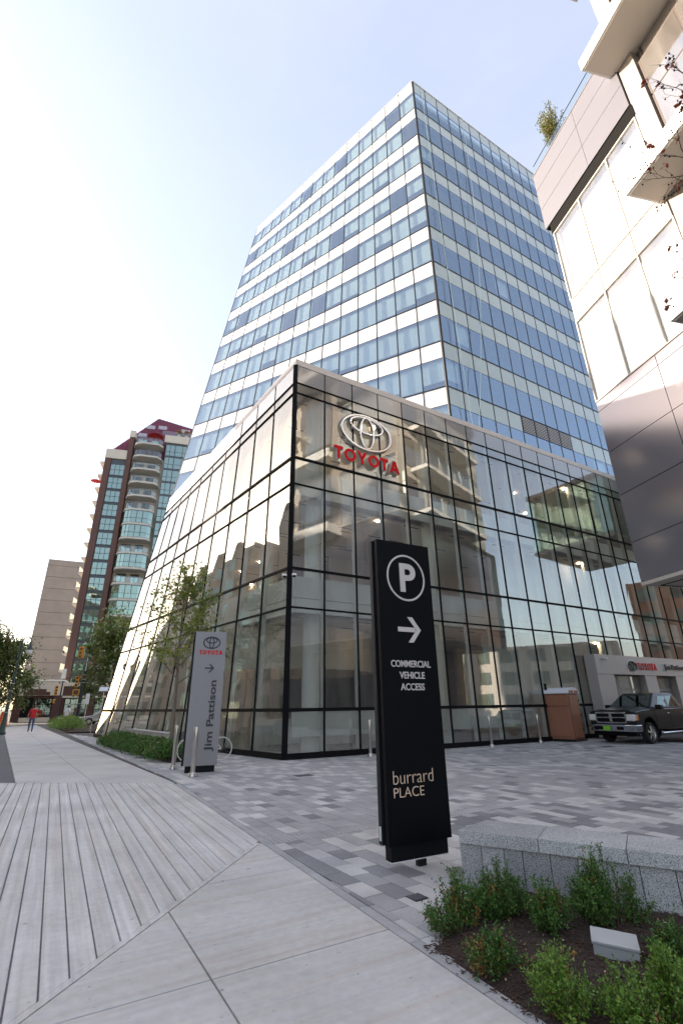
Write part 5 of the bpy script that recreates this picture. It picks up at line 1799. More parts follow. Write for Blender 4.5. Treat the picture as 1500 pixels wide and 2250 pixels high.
# glazed corner bay at the right
pin(MB().prism(qpoly(10.35, 15.2, -0.5, 1.5), 0, 49.3).build('glazed_bay', MATS['steel_blue'], bt_))
pin(MB().prism(qpoly(9.95, 15.4, -0.7, 1.5), 49.3, 50.9).build('cornice', MATS['cream_stone'], bt_))
for k in range(15):
    zt = 48.9 - PIT * k
    for a, c_ in ((10.45, 11.1), (11.2, 12.0), (12.15, 13.4), (13.5, 15.1)):
        for h0, h1 in ((0.1, 0.9), (1.0, 2.35)):
            pin(MB().panel(pq(a, zt - 2.45 + h0, 0.52), pq(c_, zt - 2.45 + h0, 0.52), pq(c_, zt - 2.45 + h1, 0.52), pq(a, zt - 2.45 + h1, 0.52), QN, 0.015).build('pane', MATS['house_glass'], bt_))
# maroon roof: sloping planes with standing seams, dormers and terrace
rf = MB()
ru = lambda u, d, z: tuple((Q0 + QW * u + QB * d)[:2]) + (z,)
rf.add([ru(0.5, 1.3, 46.4), ru(15.4, 1.3, 46.4), ru(15.4, 1.9, 54.3), ru(7.9, 2.1, 56.0), ru(0.5, 1.5, 47.4),
        ru(0.5, 14, 46.4), ru(15.4, 14, 46.4), ru(15.4, 13.4, 54.3), ru(7.9, 13.2, 56.0), ru(0.5, 13.8, 47.4)],
       [[0, 1, 2, 3, 4], [5, 9, 8, 7, 6], [4, 3, 8, 9], [3, 2, 7, 8], [1, 6, 7, 2], [0, 4, 9, 5]])
roof = pin(rf.build('roof', MATS['roof_red'], bt_))
for k in range(22):
    u_ = 0.8 + k * 0.68
    zt_ = 47.4 + (56.0 - 47.4) * (u_ - 0.5) / 7.4 if u_ < 7.9 else 56.0 - 1.7 * (u_ - 7.9) / 7.5
    a_ = Vector(ru(u_, 1.3, 46.4)); b_ = Vector(ru(u_, 1.3 + 0.75 * (zt_ - 46.4) / 9.6, zt_))
    subpart(MB().beam(a_ + QN * 0.04, b_ + QN * 0.04, 0.06, 0.10, QN).build('seam', MATS['roof_red'], roof))
for u0, z0 in ((4.7, 51.0), (8.2, 53.2), (12.6, 53.0), (6.0, 53.0)):
    subpart(MB().panel(Vector(ru(u0, 1.42, z0)), Vector(ru(u0 + 1.6, 1.42, z0)), Vector(ru(u0 + 1.6, 1.55, z0 + 0.9)), Vector(ru(u0, 1.55, z0 + 0.9)), QN, 0.1).build('skylight', MATS['sky_glass'], roof))
pin(MB().panel(pq(9.4, 51.0, 0.55), pq(15.2, 51.0, 0.55), pq(15.2, 51.9, 0.55), pq(9.4, 51.9, 0.55), QN, 0.02).build('glass_guard', MATS['clear_glass'], bt_))
# left flank with pale balconies
for k in range(15):
    z = 45.2 - PIT * k
    poly = [tuple((Q0 + QW * a + QB * b)[:2]) for a, b in ((0, 2.0), (-1.3, 2.4), (-1.3, 6.5), (0, 7.0))]
    b = pin(MB().prism(poly, z - 0.3, z).build('balcony', MATS['slab_grey'], bt_))
    p0_, p1_ = Q0 - QW * 1.25 + QB * 2.45, Q0 - QW * 1.25 + QB * 6.4
    subpart(MB().beam(p0_ + Vector((0, 0, z + 0.55)), p1_ + Vector((0, 0, z + 0.55)), 0.03, 1.0).build('glass_guard', MATS['clear_glass'], b))
pin(MB().prism(qpoly(-0.06, 0.06, 1.0, 14), 2, 46.9).build('flank_wall', MATS['cream_stone'], bt_))

def parasol(name, label, p, r_, h, m):
    t_ = thing(name, label, 'parasol', p)
    mb = MB()
    n = 8
    mb.v += [(0, 0, h + 0.45)] + [(r_ * math.cos(2 * math.pi * k / n), r_ * math.sin(2 * math.pi * k / n), h) for k in range(n)]
    for k in range(n):
        mb.f.append([0, 1 + k, 1 + (k + 1) % n]); mb.m.append(0)
    mb.build('canopy', m, t_)
    MB().tube([(0, 0, 0), (0, 0, h + 0.4)], 0.03, 6).build('pole', MATS['steel'], t_)
parasol('parasol', 'red parasol on the top right balcony of the brick tower', pq(8.3, 48.2, 0.9), 1.5, 1.9, MATS['umbrella_red'])
parasol('parasol', 'red parasol sticking out on the left flank of the brick tower', tuple((Q0 - QW * 1.6 + QB * 3.5)[:2]) + (39.8,), 1.0, 1.7, MATS['umbrella_red'])
for k, (u, lab) in enumerate(((12.4, 'left round topiary on the roof terrace of the brick tower'), (13.8, 'right round topiary on the roof terrace of the brick tower'))):
    t_ = thing('topiary_ball', lab, 'plant', pq(u, 50.9, 0.1), 0, 'topiary balls on the brick tower terrace')
    lv = MB(); r = random.Random(k)
    for _ in range(420):
        d = rdir(r, 0)
        leaf(lv, d * r.uniform(0.35, 0.6) + Vector((0, 0, 1.1)), rdir(r, 0), rdir(r, 0), 0.25, 0.16)
    lv.build('crown', MATS['leaf_dry'], t_)
    MB().lathe([(0.3, 0), (0.35, 0.6)], n=10).build('pot', MATS['cream_stone'], t_)

# ================================================================== concrete slab tower behind
mat('tan_concrete', (0.30, 0.26, 0.225), 0.85, var=0.10, scale=0.4, var2=0.08, scale2=0.1)
cb = thing('concrete_tower', 'plain brown grey concrete tower far behind the brick tower', 'building', (-75.5, 118.5, 0))
CB0 = Vector((-75.5, 118.5, 0))
cd = Vector((0.90, 0.43, 0)).normalized(); cn = Vector((cd.y, -cd.x, 0))
for k in range(13):
    z0, z1 = k * 3.0, k * 3.0 + 2.93
    if z1 > 37.6: z1 = 37.5
    a, b = CB0, CB0 + cd * 16
    MB().panel((0, 0, z0), cd * 16 + Vector((0, 0, z0)), cd * 16 + Vector((0, 0, z1)), (0, 0, z1), cn, 0.3).build('wall_panel', MATS['tan_concrete'], cb)
poly = [Vector((0, 0, 0)) - cn * 0.32, cd * 16 - cn * 0.32, cd * 16 - cn * 14, -cn * 14]
MB().prism([tuple(p[:2]) for p in poly], 0, 37.45).build('core_block', MATS['cream_stone'], cb)

# ================================================================== low brick corner shop building
lbq = Vector((-43.5, 67.6, 0))
lbd = Vector((0.905, 0.425, 0)).normalized()
low = thing('low_brick_building', 'single storey brick building with stone parapet across the street', 'building', lbq, math.atan2(lbd.y, lbd.x))
MB().box(0, 5.4, 0.4, 8, 0.0, 3.3).build('wall', MATS['brick_plain'], low)
MB().box(-0.05, 5.45, 0.1, 8, 3.3, 5.15).build('stone_parapet', MATS['cream_stone'], low)
MB().box(0.9, 4.0, 0.05, 0.1, 3.35, 3.75).build('brick_step', MATS['brick_plain'], low)
MB().box(1.4, 3.5, 0.045, 0.1, 3.75, 4.1).build('brick_step', MATS['brick_plain'], low)
MB().box(-0.15, 5.55, 0.0, 8, 5.15, 5.32).build('coping', MATS['balcony_white'], low)
MB().box(5.45, 24, 0.9, 8, 0.0, 3.0).build('wall', MATS['brick_plain'], low)
MB().box(5.45, 24, 0.8, 8, 3.0, 3.25).build('stone_band', MATS['cream_stone'], low)
MB().box(5.45, 24, 0.88, 8, 3.25, 4.5).build('brick_fascia', MATS['brick_plain'], low)
MB().box(5.45, 24, 0.7, 8, 4.5, 5.0).build('coping', MATS['cream_stone'], low)
for x in (0.0, 4.5):
    MB().box(x, x + 0.95, 0.05, 0.4, 0.0, 3.3).build('brick_pier', MATS['brick_plain'], low)
MB().box(0.95, 4.5, 0.12, 0.4, 0.0, 0.55).build('stone_base', MATS['cream_stone'], low)
MB().box(5.45, 24, 0.6, 0.9, 0.0, 0.55).build('stone_base', MATS['cream_stone'], low)
def barred(x0, x1, y, z0, z1, nx, nz):
    w = MB().box(x0, x1, y, y + 0.06, z0, z1).build('window', MATS['black_frame'], low)
    for i in range(nx):
        for j in range(nz):
            a = x0 + 0.06 + i * (x1 - x0 - 0.06) / nx
            c_ = z0 + 0.06 + j * (z1 - z0 - 0.06) / nz
            MB().box(a, a + (x1 - x0 - 0.06) / nx - 0.06, y - 0.012, y - 0.002, c_, c_ + (z1 - z0 - 0.06) / nz - 0.06).build('pane', MATS['house_glass'], w)
barred(2.4, 4.4, 0.30, 0.7, 2.9, 3, 3)
barred(5.9, 8.6, 0.80, 0.7, 2.9, 4, 3)
barred(9.6, 12.2, 0.80, 0.7, 2.9, 4, 3)
barred(13.2, 16.0, 0.80, 0.7, 2.9, 4, 3)
MB().box(1.0, 2.2, 0.30, 0.4, 0.0, 3.0).build('doorway', MATS['black_frame'], low)

# ================================================================== trees
leaf_mat('street_leaf', (0.04, 0.085, 0.016), (0.15, 0.20, 0.045), 0.35)
leaf_mat('maple_leaf', (0.13, 0.21, 0.035), (0.38, 0.42, 0.10), 0.5)
leaf_mat('olive_leaf', (0.045, 0.075, 0.015), (0.16, 0.19, 0.045), 0.3)
mat('bark', (0.21, 0.17, 0.13), 0.9, var=0.25, scale=20, bump=0.5, bscale=60)
def tree(label, x, y, h, crown_r, trunk_h, nleaf, lsize, seed, lm, trunk_r=0.12, flat=1.0, group=None, nbr=13, red=0.0, z=0.0):
    r = random.Random(seed)
    t_ = thing('street_tree', label, 'tree', (x, y, z), 0, group)
    tr = MB(); lv = MB()
    tips = []
    lean = Vector((r.uniform(-.04, .04), r.uniform(-.04, .04), 1))
    top = lean * h * 0.92
    tr.tube([(0, 0, -0.05), lean * trunk_h * 0.5, lean * trunk_h, lean * (trunk_h + (h - trunk_h) * 0.55), top], [trunk_r, trunk_r * 0.85, trunk_r * 0.72, trunk_r * 0.35, trunk_r * 0.08], 9)
    def br(p, d, l, rad, depth):
        pts = [p]; n = 4
        for k in range(n):
            d = (d + Vector((r.uniform(-.2, .2), r.uniform(-.2, .2), r.uniform(-.05, .2)))).normalized()
            p = p + d * l / n
            pts.append(p)
            if k >= 1: tips.append((p, d))
            if depth and r.random() < 0.75:
                br(p, (d + rdir(r, 0.25) * 0.9).normalized(), l * r.uniform(0.4, 0.65), rad * 0.55, depth - 1)
        tr.tube(pts, [rad * (1 - 0.75 * k / n) for k in range(n + 1)], 5, cap=False)
    for i in range(nbr):
        f = (i + 0.5) / nbr
        zz = trunk_h + (h - trunk_h) * 0.72 * f
        a = i * 2.4 + r.uniform(-.4, .4)
        out = crown_r * (1.0 - 0.55 * f) * r.uniform(0.75, 1.1)
        d = Vector((math.cos(a), math.sin(a), 0.45 + 0.9 * f)).normalized()
        br(lean * zz, d, out * 1.05, trunk_r * 0.38 * (1 - 0.5 * f), 2)
    for i in range(14):
        tips.append((lean * (trunk_h + (h - trunk_h) * (0.5 + 0.036 * i)), Vector((0, 0, 1))))
    for _ in range(nleaf):
        p, d = tips[r.randrange(len(tips))]
        q_ = p + rdir(r, 0) * abs(r.gauss(0, 0.10)) * crown_r * flat
        leaf(lv, q_, rdir(r, -0.35), rdir(r, 0.5), lsize * r.uniform(0.6, 1.1), lsize * r.uniform(0.5, 0.85), 1 if r.random() < red else 0)
    lv.build('crown', [lm, MATS['leaf_red']], t_)
    tr.build('trunk', MATS['bark'], t_, smooth=True)
    return t_
tree('young maple with thin pale trunk behind the grey pylon', -6.35, 19.4, 7.25, 2.05, 2.3, 3600, 0.13, 21, MATS['maple_leaf'], 0.085, 1.0, nbr=16, red=0.03)
tree('dense dark green tree behind the left end of the showroom', -23.2, 50.5, 10.6, 4.2, 1.4, 9000, 0.30, 22, MATS['street_leaf'], 0.2, 2.0, 'street trees')
tree('olive green tree at the left picture edge by the lamp post', -36.4, 52.3, 9.4, 3.6, 1.6, 15000, 0.27, 23, MATS['olive_leaf'], 0.2, 1.9, 'street trees')
tree('thin tree with sparse twigs above the olive tree at the left edge', -36.4, 52.5, 11.4, 2.2, 5.0, 420, 0.2, 24, MATS['leaf_dry'], 0.13, 0.8, 'street trees')
tree('dark tree filling the gap left of the brick corner building', -46.5, 62.0, 10.5, 5.2, 1.2, 8000, 0.36, 25, MATS['street_leaf'], 0.2, 2.0, 'street trees')
for k, (x, y) in enumerate(((-3.0, 63), (5.5, 66), (14, 70))):
    pass

# ------------------------------------------------------------------ low hedges by the showroom
def hedge(label, pts, h, n, seed, mname, group):
    """clump planting along an area; each clump is its own shrub"""
    r = random.Random(seed)
    for i, (x, y, w_, lab) in enumerate(pts):
        s = thing('hedge_shrub', lab, 'shrub', (x, y, 0), 0, group)
        lv, st = MB(), MB()
        for _ in range(n):
            a = r.uniform(0, 6.283); rr = w_ * 0.5 * math.sqrt(r.random())
            zz = h * (1 - 0.45 * (rr / (w_ * 0.5)) ** 2) * r.uniform(0.25, 1.08)
            p = Vector((math.cos(a) * rr, math.sin(a) * rr, zz))
            leaf(lv, p, rdir(r, 0.5), rdir(r, 0.6), r.uniform(0.06, 0.10), r.uniform(0.03, 0.045), 1 if r.random() < 0.03 else 0)
        for _ in range(26):
            a = r.uniform(0, 6.283); rr = w_ * 0.45 * math.sqrt(r.random())
            st.tube([(0.2 * rr * math.cos(a), 0.2 * rr * math.sin(a), 0), (rr * math.cos(a), rr * math.sin(a), h * r.uniform(0.6, 0.95))], [0.010, 0.004], 4, cap=False)
        lv.build('foliage', [MATS[mname], MATS['leaf_dry']], s)
        st.build('stems', MATS['twig'], s)
mb = MB(); mb.prism([(-11.3, 24.6), (-5.4, 16.6), (-4.7, 17.3), (-9.8, 26.2)], -0.02, 0.05)
tag(mb.build('soil_bed', MATS['mulch']), kind='structure')
mb = MB(); mb.prism([(-29.0, 52.0), (-19.6, 37.3), (-16.3, 38.2), (-18.0, 42), (-25, 53.5)], -0.02, 0.06)
tag(mb.build('soil_bed', MATS['mulch']), kind='structure')
hp = []
labs = ['first hedge shrub from the grey pylon', 'second hedge shrub from the grey pylon', 'third hedge shrub from the grey pylon', 'fourth hedge shrub from the grey pylon', 'fifth hedge shrub from the grey pylon', 'farthest hedge shrub in the row behind the young maple']
for i in range(6):
    f = i / 5
    hp.append((-5.75 - 4.6 * f, 17.45 + 6.6 * f, 1.55 + 0.15 * f, labs[i] + ', low and green'))
hedge('', hp, 0.58, 3600, 31, 'boxwood', 'hedge shrubs by the showroom')
hp2 = [(-20.9, 39.8, 2.4, 'bright green shrub at the near end of the corner bed'), (-23.0, 43.2, 2.6, 'middle green shrub of the corner bed below the traffic signal'), (-25.2, 47.0, 2.8, 'far green shrub of the corner bed by the white shirted person')]
hedge('', hp2, 1.05, 3000, 32, 'boxwood_bright', 'shrubs of the corner bed')
lw = thing('concrete_planter_wall', 'low pale concrete planter wall behind the hedge', 'wall', (-8.2, 22.6, 0), math.atan2(-0.8, 0.6))
MB().box(-3.6, 2.4, -0.15, 0.15, 0.0, 0.62).build('wall_body', MATS['concrete'], lw, bevel=0.01)
MB().box(-3.63, 2.43, -0.18, 0.18, 0.621, 0.66).build('cap', MATS['concrete'], lw, bevel=0.006)

# ================================================================== street furniture
mat('pole_navy', (0.018, 0.024, 0.036), 0.45)
mat('lamp_green', (0.012, 0.045, 0.035), 0.4)
mat('signal_yellow', (0.75, 0.33, 0.02), 0.5)
mat('lens_dark', (0.05, 0.02, 0.01), 0.3)
mat('galv', (0.50, 0.51, 0.52), 0.45, metal=0.6)
def signal_head(parent, x, y, z, rz, s=1.0):
    e = bpy.data.objects.new('signal_head', None); COL.objects.link(e); e.parent = parent
    e.location = (x, y, z); e.rotation_euler = (0, 0, rz)
    b = MB().box(-0.17 * s, 0.17 * s, -0.12 * s, 0.14 * s, 0, 1.08 * s).build('housing', MATS['signal_yellow'], e, bevel=0.03)
    for k in range(3):
        vz = MB()
        n = 10
        for q_ in range(n + 1):
            a = math.pi * q_ / n
            for yy, r_ in ((-0.12, 0.14), (-0.36, 0.14)):
                vz.v.append((r_ * s * math.cos(a), yy * s, (0.19 + 0.35 * k) * s + r_ * s * math.sin(a)))
        for q_ in range(n):
            vz.f.append([2 * q_, 2 * q_ + 1, 2 * q_ + 3, 2 * q_ + 2]); vz.m.append(0)
        vz.build('visor', MATS['signal_yellow'], e)
        MB().tube([(0, -0.115 * s, (0.19 + 0.35 * k) * s), (0, -0.135 * s, (0.19 + 0.35 * k) * s)], 0.12 * s, 14).build('lens', MATS['lens_dark'], e)
def ped_head(parent, x, y, z, rz):
    e = bpy.data.objects.new('pedestrian_head', None); COL.objects.link(e); e.parent = parent
    e.location = (x, y, z); e.rotation_euler = (0, 0, rz)
    MB().box(-0.30, 0.30, -0.1, 0.12, 0, 0.52).build('housing', MATS['signal_yellow'], e, bevel=0.03)
    MB().box(-0.22, 0.22, -0.115, -0.101, 0.07, 0.45).build('lens', MATS['lens_dark'], e)
sp = thing('signal_pole', 'dark signal pole with yellow heads and curved street light by the corner bed', 'traffic light', (-25.16, 48.91, 0))
MB().lathe([(0.22, 0), (0.22, 0.15), (0.15, 0.35), (0.125, 3.0), (0.11, 7.6)], n=14).build('pole', MATS['pole_navy'], sp, smooth=True)
MB().lathe([(0.16, 1.0), (0.17, 1.05), (0.17, 3.4), (0.14, 3.6)], n=14).build('sleeve', MATS['pole_navy'], sp, smooth=True)
MB().tube([(0, 0, 7.6), (0, 0, 8.6), (0.02, 0, 9.4), (-0.1, -0.05, 9.75), (-0.5, -0.1, 9.82)], [0.07, 0.06, 0.055, 0.05, 0.045], 8).build('light_arm', MATS['galv'], sp, smooth=True)
MB().box(-0.95, -0.45, -0.2, 0.0, 9.74, 9.86).build('lamp_head', MATS['galv'], sp, bevel=0.03)
signal_head(sp, -0.62, -0.2, 6.15, R(20)); signal_head(sp, -0.46, -0.2, 6.20, R(-65))
signal_head(sp, -0.52, -0.2, 3.52, R(25), 0.9)
ped_head(sp, -0.44, -0.15, 2.78, R(20))
MB().box(-0.48, 0, -0.03, 0.03, 4.40, 4.47).build('bracket', MATS['signal_yellow'], sp)
MB().box(-0.55, 0, -0.03, 0.03, 7.22, 7.28).build('bracket', MATS['signal_yellow'], sp)
MB().box(0.05, 0.14, -0.16, -0.12, 5.0, 6.6).build('banner_plate', MATS['letter_white'], sp)
for z in (2.0, 3.9, 4.2, 4.6):
    MB().lathe([(0.175, z), (0.175, z + 0.05)], n=14).build('band', MATS['galv'], sp)
sp2 = thing('signal_pole', 'slim dark signal pole with one yellow head on the far corner', 'traffic light', (-38.8, 69.95, 0))
MB().lathe([(0.18, 0), (0.14, 0.3), (0.10, 2.0), (0.085, 6.2)], n=12).build('pole', MATS['pole_navy'], sp2, smooth=True)
signal_head(sp2, -0.55, -0.2, 3.35, R(25), 1.1)
MB().box(-0.55, 0, -0.03, 0.03, 4.4, 4.48).build('bracket', MATS['signal_yellow'], sp2)
ped_head(sp2, -0.45, -0.2, 2.3, R(70))
MB().box(-0.30, 0.30, -0.14, -0.11, 5.45, 6.75).build('sign_plate', MATS['letter_white'], sp2)
# green heritage lamp post
lp = thing('lamp_post', 'dark green heritage lamp post with hanging lantern at the left edge', 'street lamp', (-23.66, 36.21, 0))
MB().lathe([(0.26, 0), (0.27, 0.12), (0.20, 0.2), (0.16, 0.9), (0.12, 1.0), (0.10, 3.2), (0.075, 6.2)], n=14).build('post', MATS['lamp_green'], lp, smooth=True)
pts = [(0, 0, 6.1)] + [(0.33 - 0.33 * math.cos(a), 0, 6.2 + 0.36 * math.sin(a)) for a in [math.pi * k / 8 for k in range(9)]]
MB().tube(pts, 0.035, 8).build('crook', MATS['lamp_green'], lp, smooth=True)
MB().lathe([(0.04, 0.98), (0.06, 0.9), (0.10, 0.72), (0.24, 0.52), (0.27, 0.44)], (0.66, 0, 5.2), 16).build('lantern_hood', MATS['lamp_green'], lp, smooth=True)
MB().lathe([(0.22, 0.43), (0.23, 0.35), (0.16, 0.18), (0.05, 0.12)], (0.66, 0, 5.2), 16).build('globe', MATS['letter_white'], lp, smooth=True)
for z in (1.4, 2.1, 2.8, 3.3):
    MB().lathe([(0.125, z), (0.125, z + 0.04)], n=12).build('band', MATS['galv'], lp)
# street sign and solar post
ss = thing('street_sign', 'white street sign on a slim post beside the signal pole', 'sign', (-23.3, 46.6, 0))
MB().tube([(0, 0, 0), (0, 0, 2.9)], 0.035, 8).build('post', MATS['galv'], ss)
MB().box(-0.18, 0.18, -0.06, -0.04, 1.95, 2.85).build('plate', MATS['letter_white'], ss)
MB().lathe([(0.12, 0.0), (0.12, 0.01)], (0, 0, 0), 14).build('base', MATS['galv'], ss)
so_ = thing('solar_post', 'post with small tilted solar panel near the showroom end', 'solar panel', (-19.0, 40.4, 0))
MB().tube([(0, 0, 0), (0, 0, 2.9)], 0.04, 8).build('post', MATS['galv'], so_)
o = MB().box(-0.36, 0.36, -0.26, 0.26, -0.02, 0.02).build('panel', MATS['galv'], so_); o.location = (0, 0, 3.0); o.rotation_euler = (R(38), 0, R(15))
o = MB().box(-0.33, 0.33, -0.23, 0.23, 0.021, 0.026).build('solar_cell', MATS['sky_glass'], so_); o.location = (0, 0, 3.0); o.rotation_euler = (R(38), 0, R(15))
hr = thing('bike_hoop', 'bent steel hoop rail at the end of the showroom', 'rail', (-17.2, 36.6, 0), R(20))
MB().tube([(-0.45, 0, 0), (-0.45, 0, 0.75), (-0.36, 0, 0.88), (0.36, 0, 0.88), (0.45, 0, 0.75), (0.45, 0, 0)], 0.028, 8).build('tube', MATS['steel'], hr, smooth=True)
for sx in (-0.45, 0.45):
    MB().lathe([(0.07, 0), (0.07, 0.012)], (sx, 0, 0), 12).build('flange', MATS['steel'], hr)
ob = thing('traffic_barrel', 'orange traffic barrel behind the lamp post at the left edge', 'barrel', (-34.9, 53.2, 0))
MB().lathe([(0.62, 0.0), (0.62, 0.08), (0.46, 0.10), (0.40, 0.6), (0.32, 1.25), (0.26, 1.4)], n=16).build('body', MATS['barrier_orange'], ob, smooth=True)
MB().lathe([(0.68, 0.0), (0.68, 0.06)], n=8).build('base', MATS['black_frame'], ob)

# ================================================================== bicycle behind the grey pylon
bk = thing('bicycle', 'white framed bicycle parked behind the grey pylon', 'bicycle', (-4.95, 16.85, 0), math.atan2(0.34, 0.94))
mat('bike_white', (0.75, 0.75, 0.74), 0.35)
for cx in (0.0, 1.02):
    w = MB().tube([(cx + 0.335 * math.cos(2 * math.pi * k / 28), 0, 0.345 + 0.335 * math.sin(2 * math.pi * k / 28)) for k in range(28)], 0.016, 8, closed=True).build('wheel', MATS['bike_white'], bk, smooth=True)
    spk = MB()
    for k in range(14):
        a = 2 * math.pi * k / 14
        spk.tube([(cx, 0, 0.345), (cx + 0.325 * math.cos(a), 0, 0.345 + 0.325 * math.sin(a))], 0.002, 3, cap=False)
    spk.build('spokes', MATS['steel'], w)
fr = MB()
for a, b in (((0.0, 0.345), (0.13, 0.80)), ((0.13, 0.76), (0.62, 0.80)), ((0.13, 0.70), (0.48, 0.32)), ((0.48, 0.32), (0.62, 0.86)), ((0.48, 0.32), (1.02, 0.345)), ((0.62, 0.80), (1.02, 0.345))):
    fr.tube([(a[0], 0, a[1]), (b[0], 0, b[1])], 0.017, 7)
fr.build('frame', MATS['bike_white'], bk)
MB().tube([(0.13, 0, 0.80), (0.16, 0, 0.97), (0.10, -0.02, 1.0), (0.06, -0.26, 1.0)], 0.013, 7).build('handlebar', MATS['steel'], bk, smooth=True)
MB().box(0.52, 0.76, -0.07, 0.07, 0.87, 0.92).build('saddle', MATS['black_frame'], bk, bevel=0.02)

# ================================================================== parked silver car
mat('silver_paint', (0.55, 0.56, 0.58), 0.25, metal=0.5, coat=0.8)
cr_ = thing('parked_car', 'silver car parked past the corner bed', 'car', (-27.0, 55.6, 0), R(12))
body = MB()
side_prism(body, [(-1.0, 0.30), (-1.05, 0.60), (-0.90, 0.74), (0.35, 0.92), (3.3, 0.95), (3.45, 0.70), (3.4, 0.30)] + arch(2.5, 0.36, 0.30, 7) + arch(0.0, 0.36, 0.30, 7), -0.88, 0.88)
body.build('body', MATS['silver_paint'], cr_, bevel=0.05)
cab = MB()
lo = [(0.25, -0.80, 0.92), (3.1, -0.80, 0.94), (3.1, 0.80, 0.94), (0.25, 0.80, 0.92)]
hi = [(1.05, -0.62, 1.40), (2.45, -0.62, 1.42), (2.45, 0.62, 1.42), (1.05, 0.62, 1.40)]
cab.hexa(lo, hi)
cab.build('cabin', MATS['silver_paint'], cr_, bevel=0.06)
q = on_quad(lo[3], lo[0], hi[0], hi[3], 0.05, 0.95, 0.08, 0.92)
MB().panel(*[p + Vector((-0.012, 0, 0.012)) for p in q], Vector((-0.5, 0, 0.86)), 0.01).build('windscreen', MATS['car_glass'], cr_)
for u0, u1 in ((0.20, 0.50), (0.54, 0.84)):
    q = on_quad(lo[0], lo[1], hi[1], hi[0], u0, u1, 0.10, 0.88)
    MB().panel(*[p + Vector((0, -0.012, 0)) for p in q], Vector((0, -0.93, 0.36)), 0.01).build('side_window', MATS['car_glass'], cr_)
for cx in (0.0, 2.5):
    for sgn in (-1, 1):
        w = MB().tube([(cx, sgn * 0.70, 0.31), (cx, sgn * 0.89, 0.31)], 0.31, 20).build('wheel', MATS['tyre'], cr_, smooth=True)
        MB().tube([(cx, sgn * 0.885, 0.31), (cx, sgn * 0.90, 0.31)], 0.20, 14).build('rim', MATS['rim'], w)
for sgn in (-1, 1):
    MB().box(-1.04, -0.85, min(sgn * 0.5, sgn * 0.84), max(sgn * 0.5, sgn * 0.84), 0.60, 0.72).build('headlight', MATS['headlight'], cr_, bevel=0.02)
    MB().box(0.45, 0.62, min(sgn * 0.86, sgn * 1.0), max(sgn * 0.86, sgn * 1.0), 0.92, 1.04).build('mirror', MATS['silver_paint'], cr_, bevel=0.02)

# ================================================================== people
mat('skin', (0.42, 0.25, 0.18), 0.55)
mat('hair', (0.03, 0.022, 0.018), 0.7)
mat('shirt_red', (0.55, 0.015, 0.02), 0.8)
mat('jeans', (0.045, 0.085, 0.16), 0.85, var=0.15, scale=8)
mat('shirt_white', (0.70, 0.69, 0.70), 0.8)
mat('shorts_tan', (0.36, 0.20, 0.09), 0.85)
mat('cap_grey', (0.35, 0.36, 0.37), 0.8)
mat('shoe', (0.16, 0.12, 0.10), 0.8)
def loft(mb, rings, n=12, mi=None):
    """rings: (centre, rx, ry, rotz, mat)"""
    o = len(mb.v)
    for c, rx, ry, mi_ in rings:
        for k in range(n):
            a = 2 * math.pi * k / n
            mb.v.append((c[0] + rx * math.cos(a), c[1] + ry * math.sin(a), c[2]))
    for i in range(len(rings) - 1):
        for k in range(n):
            mb.f.append([o + i * n + k, o + i * n + (k + 1) % n, o + (i + 1) * n + (k + 1) % n, o + (i + 1) * n + k])
            mb.m.append(rings[i][3])
    mb.f.append([o + k for k in range(n)][::-1]); mb.m.append(rings[0][3])
    mb.f.append([o + (len(rings) - 1) * n + k for k in range(n)]); mb.m.append(rings[-1][3])
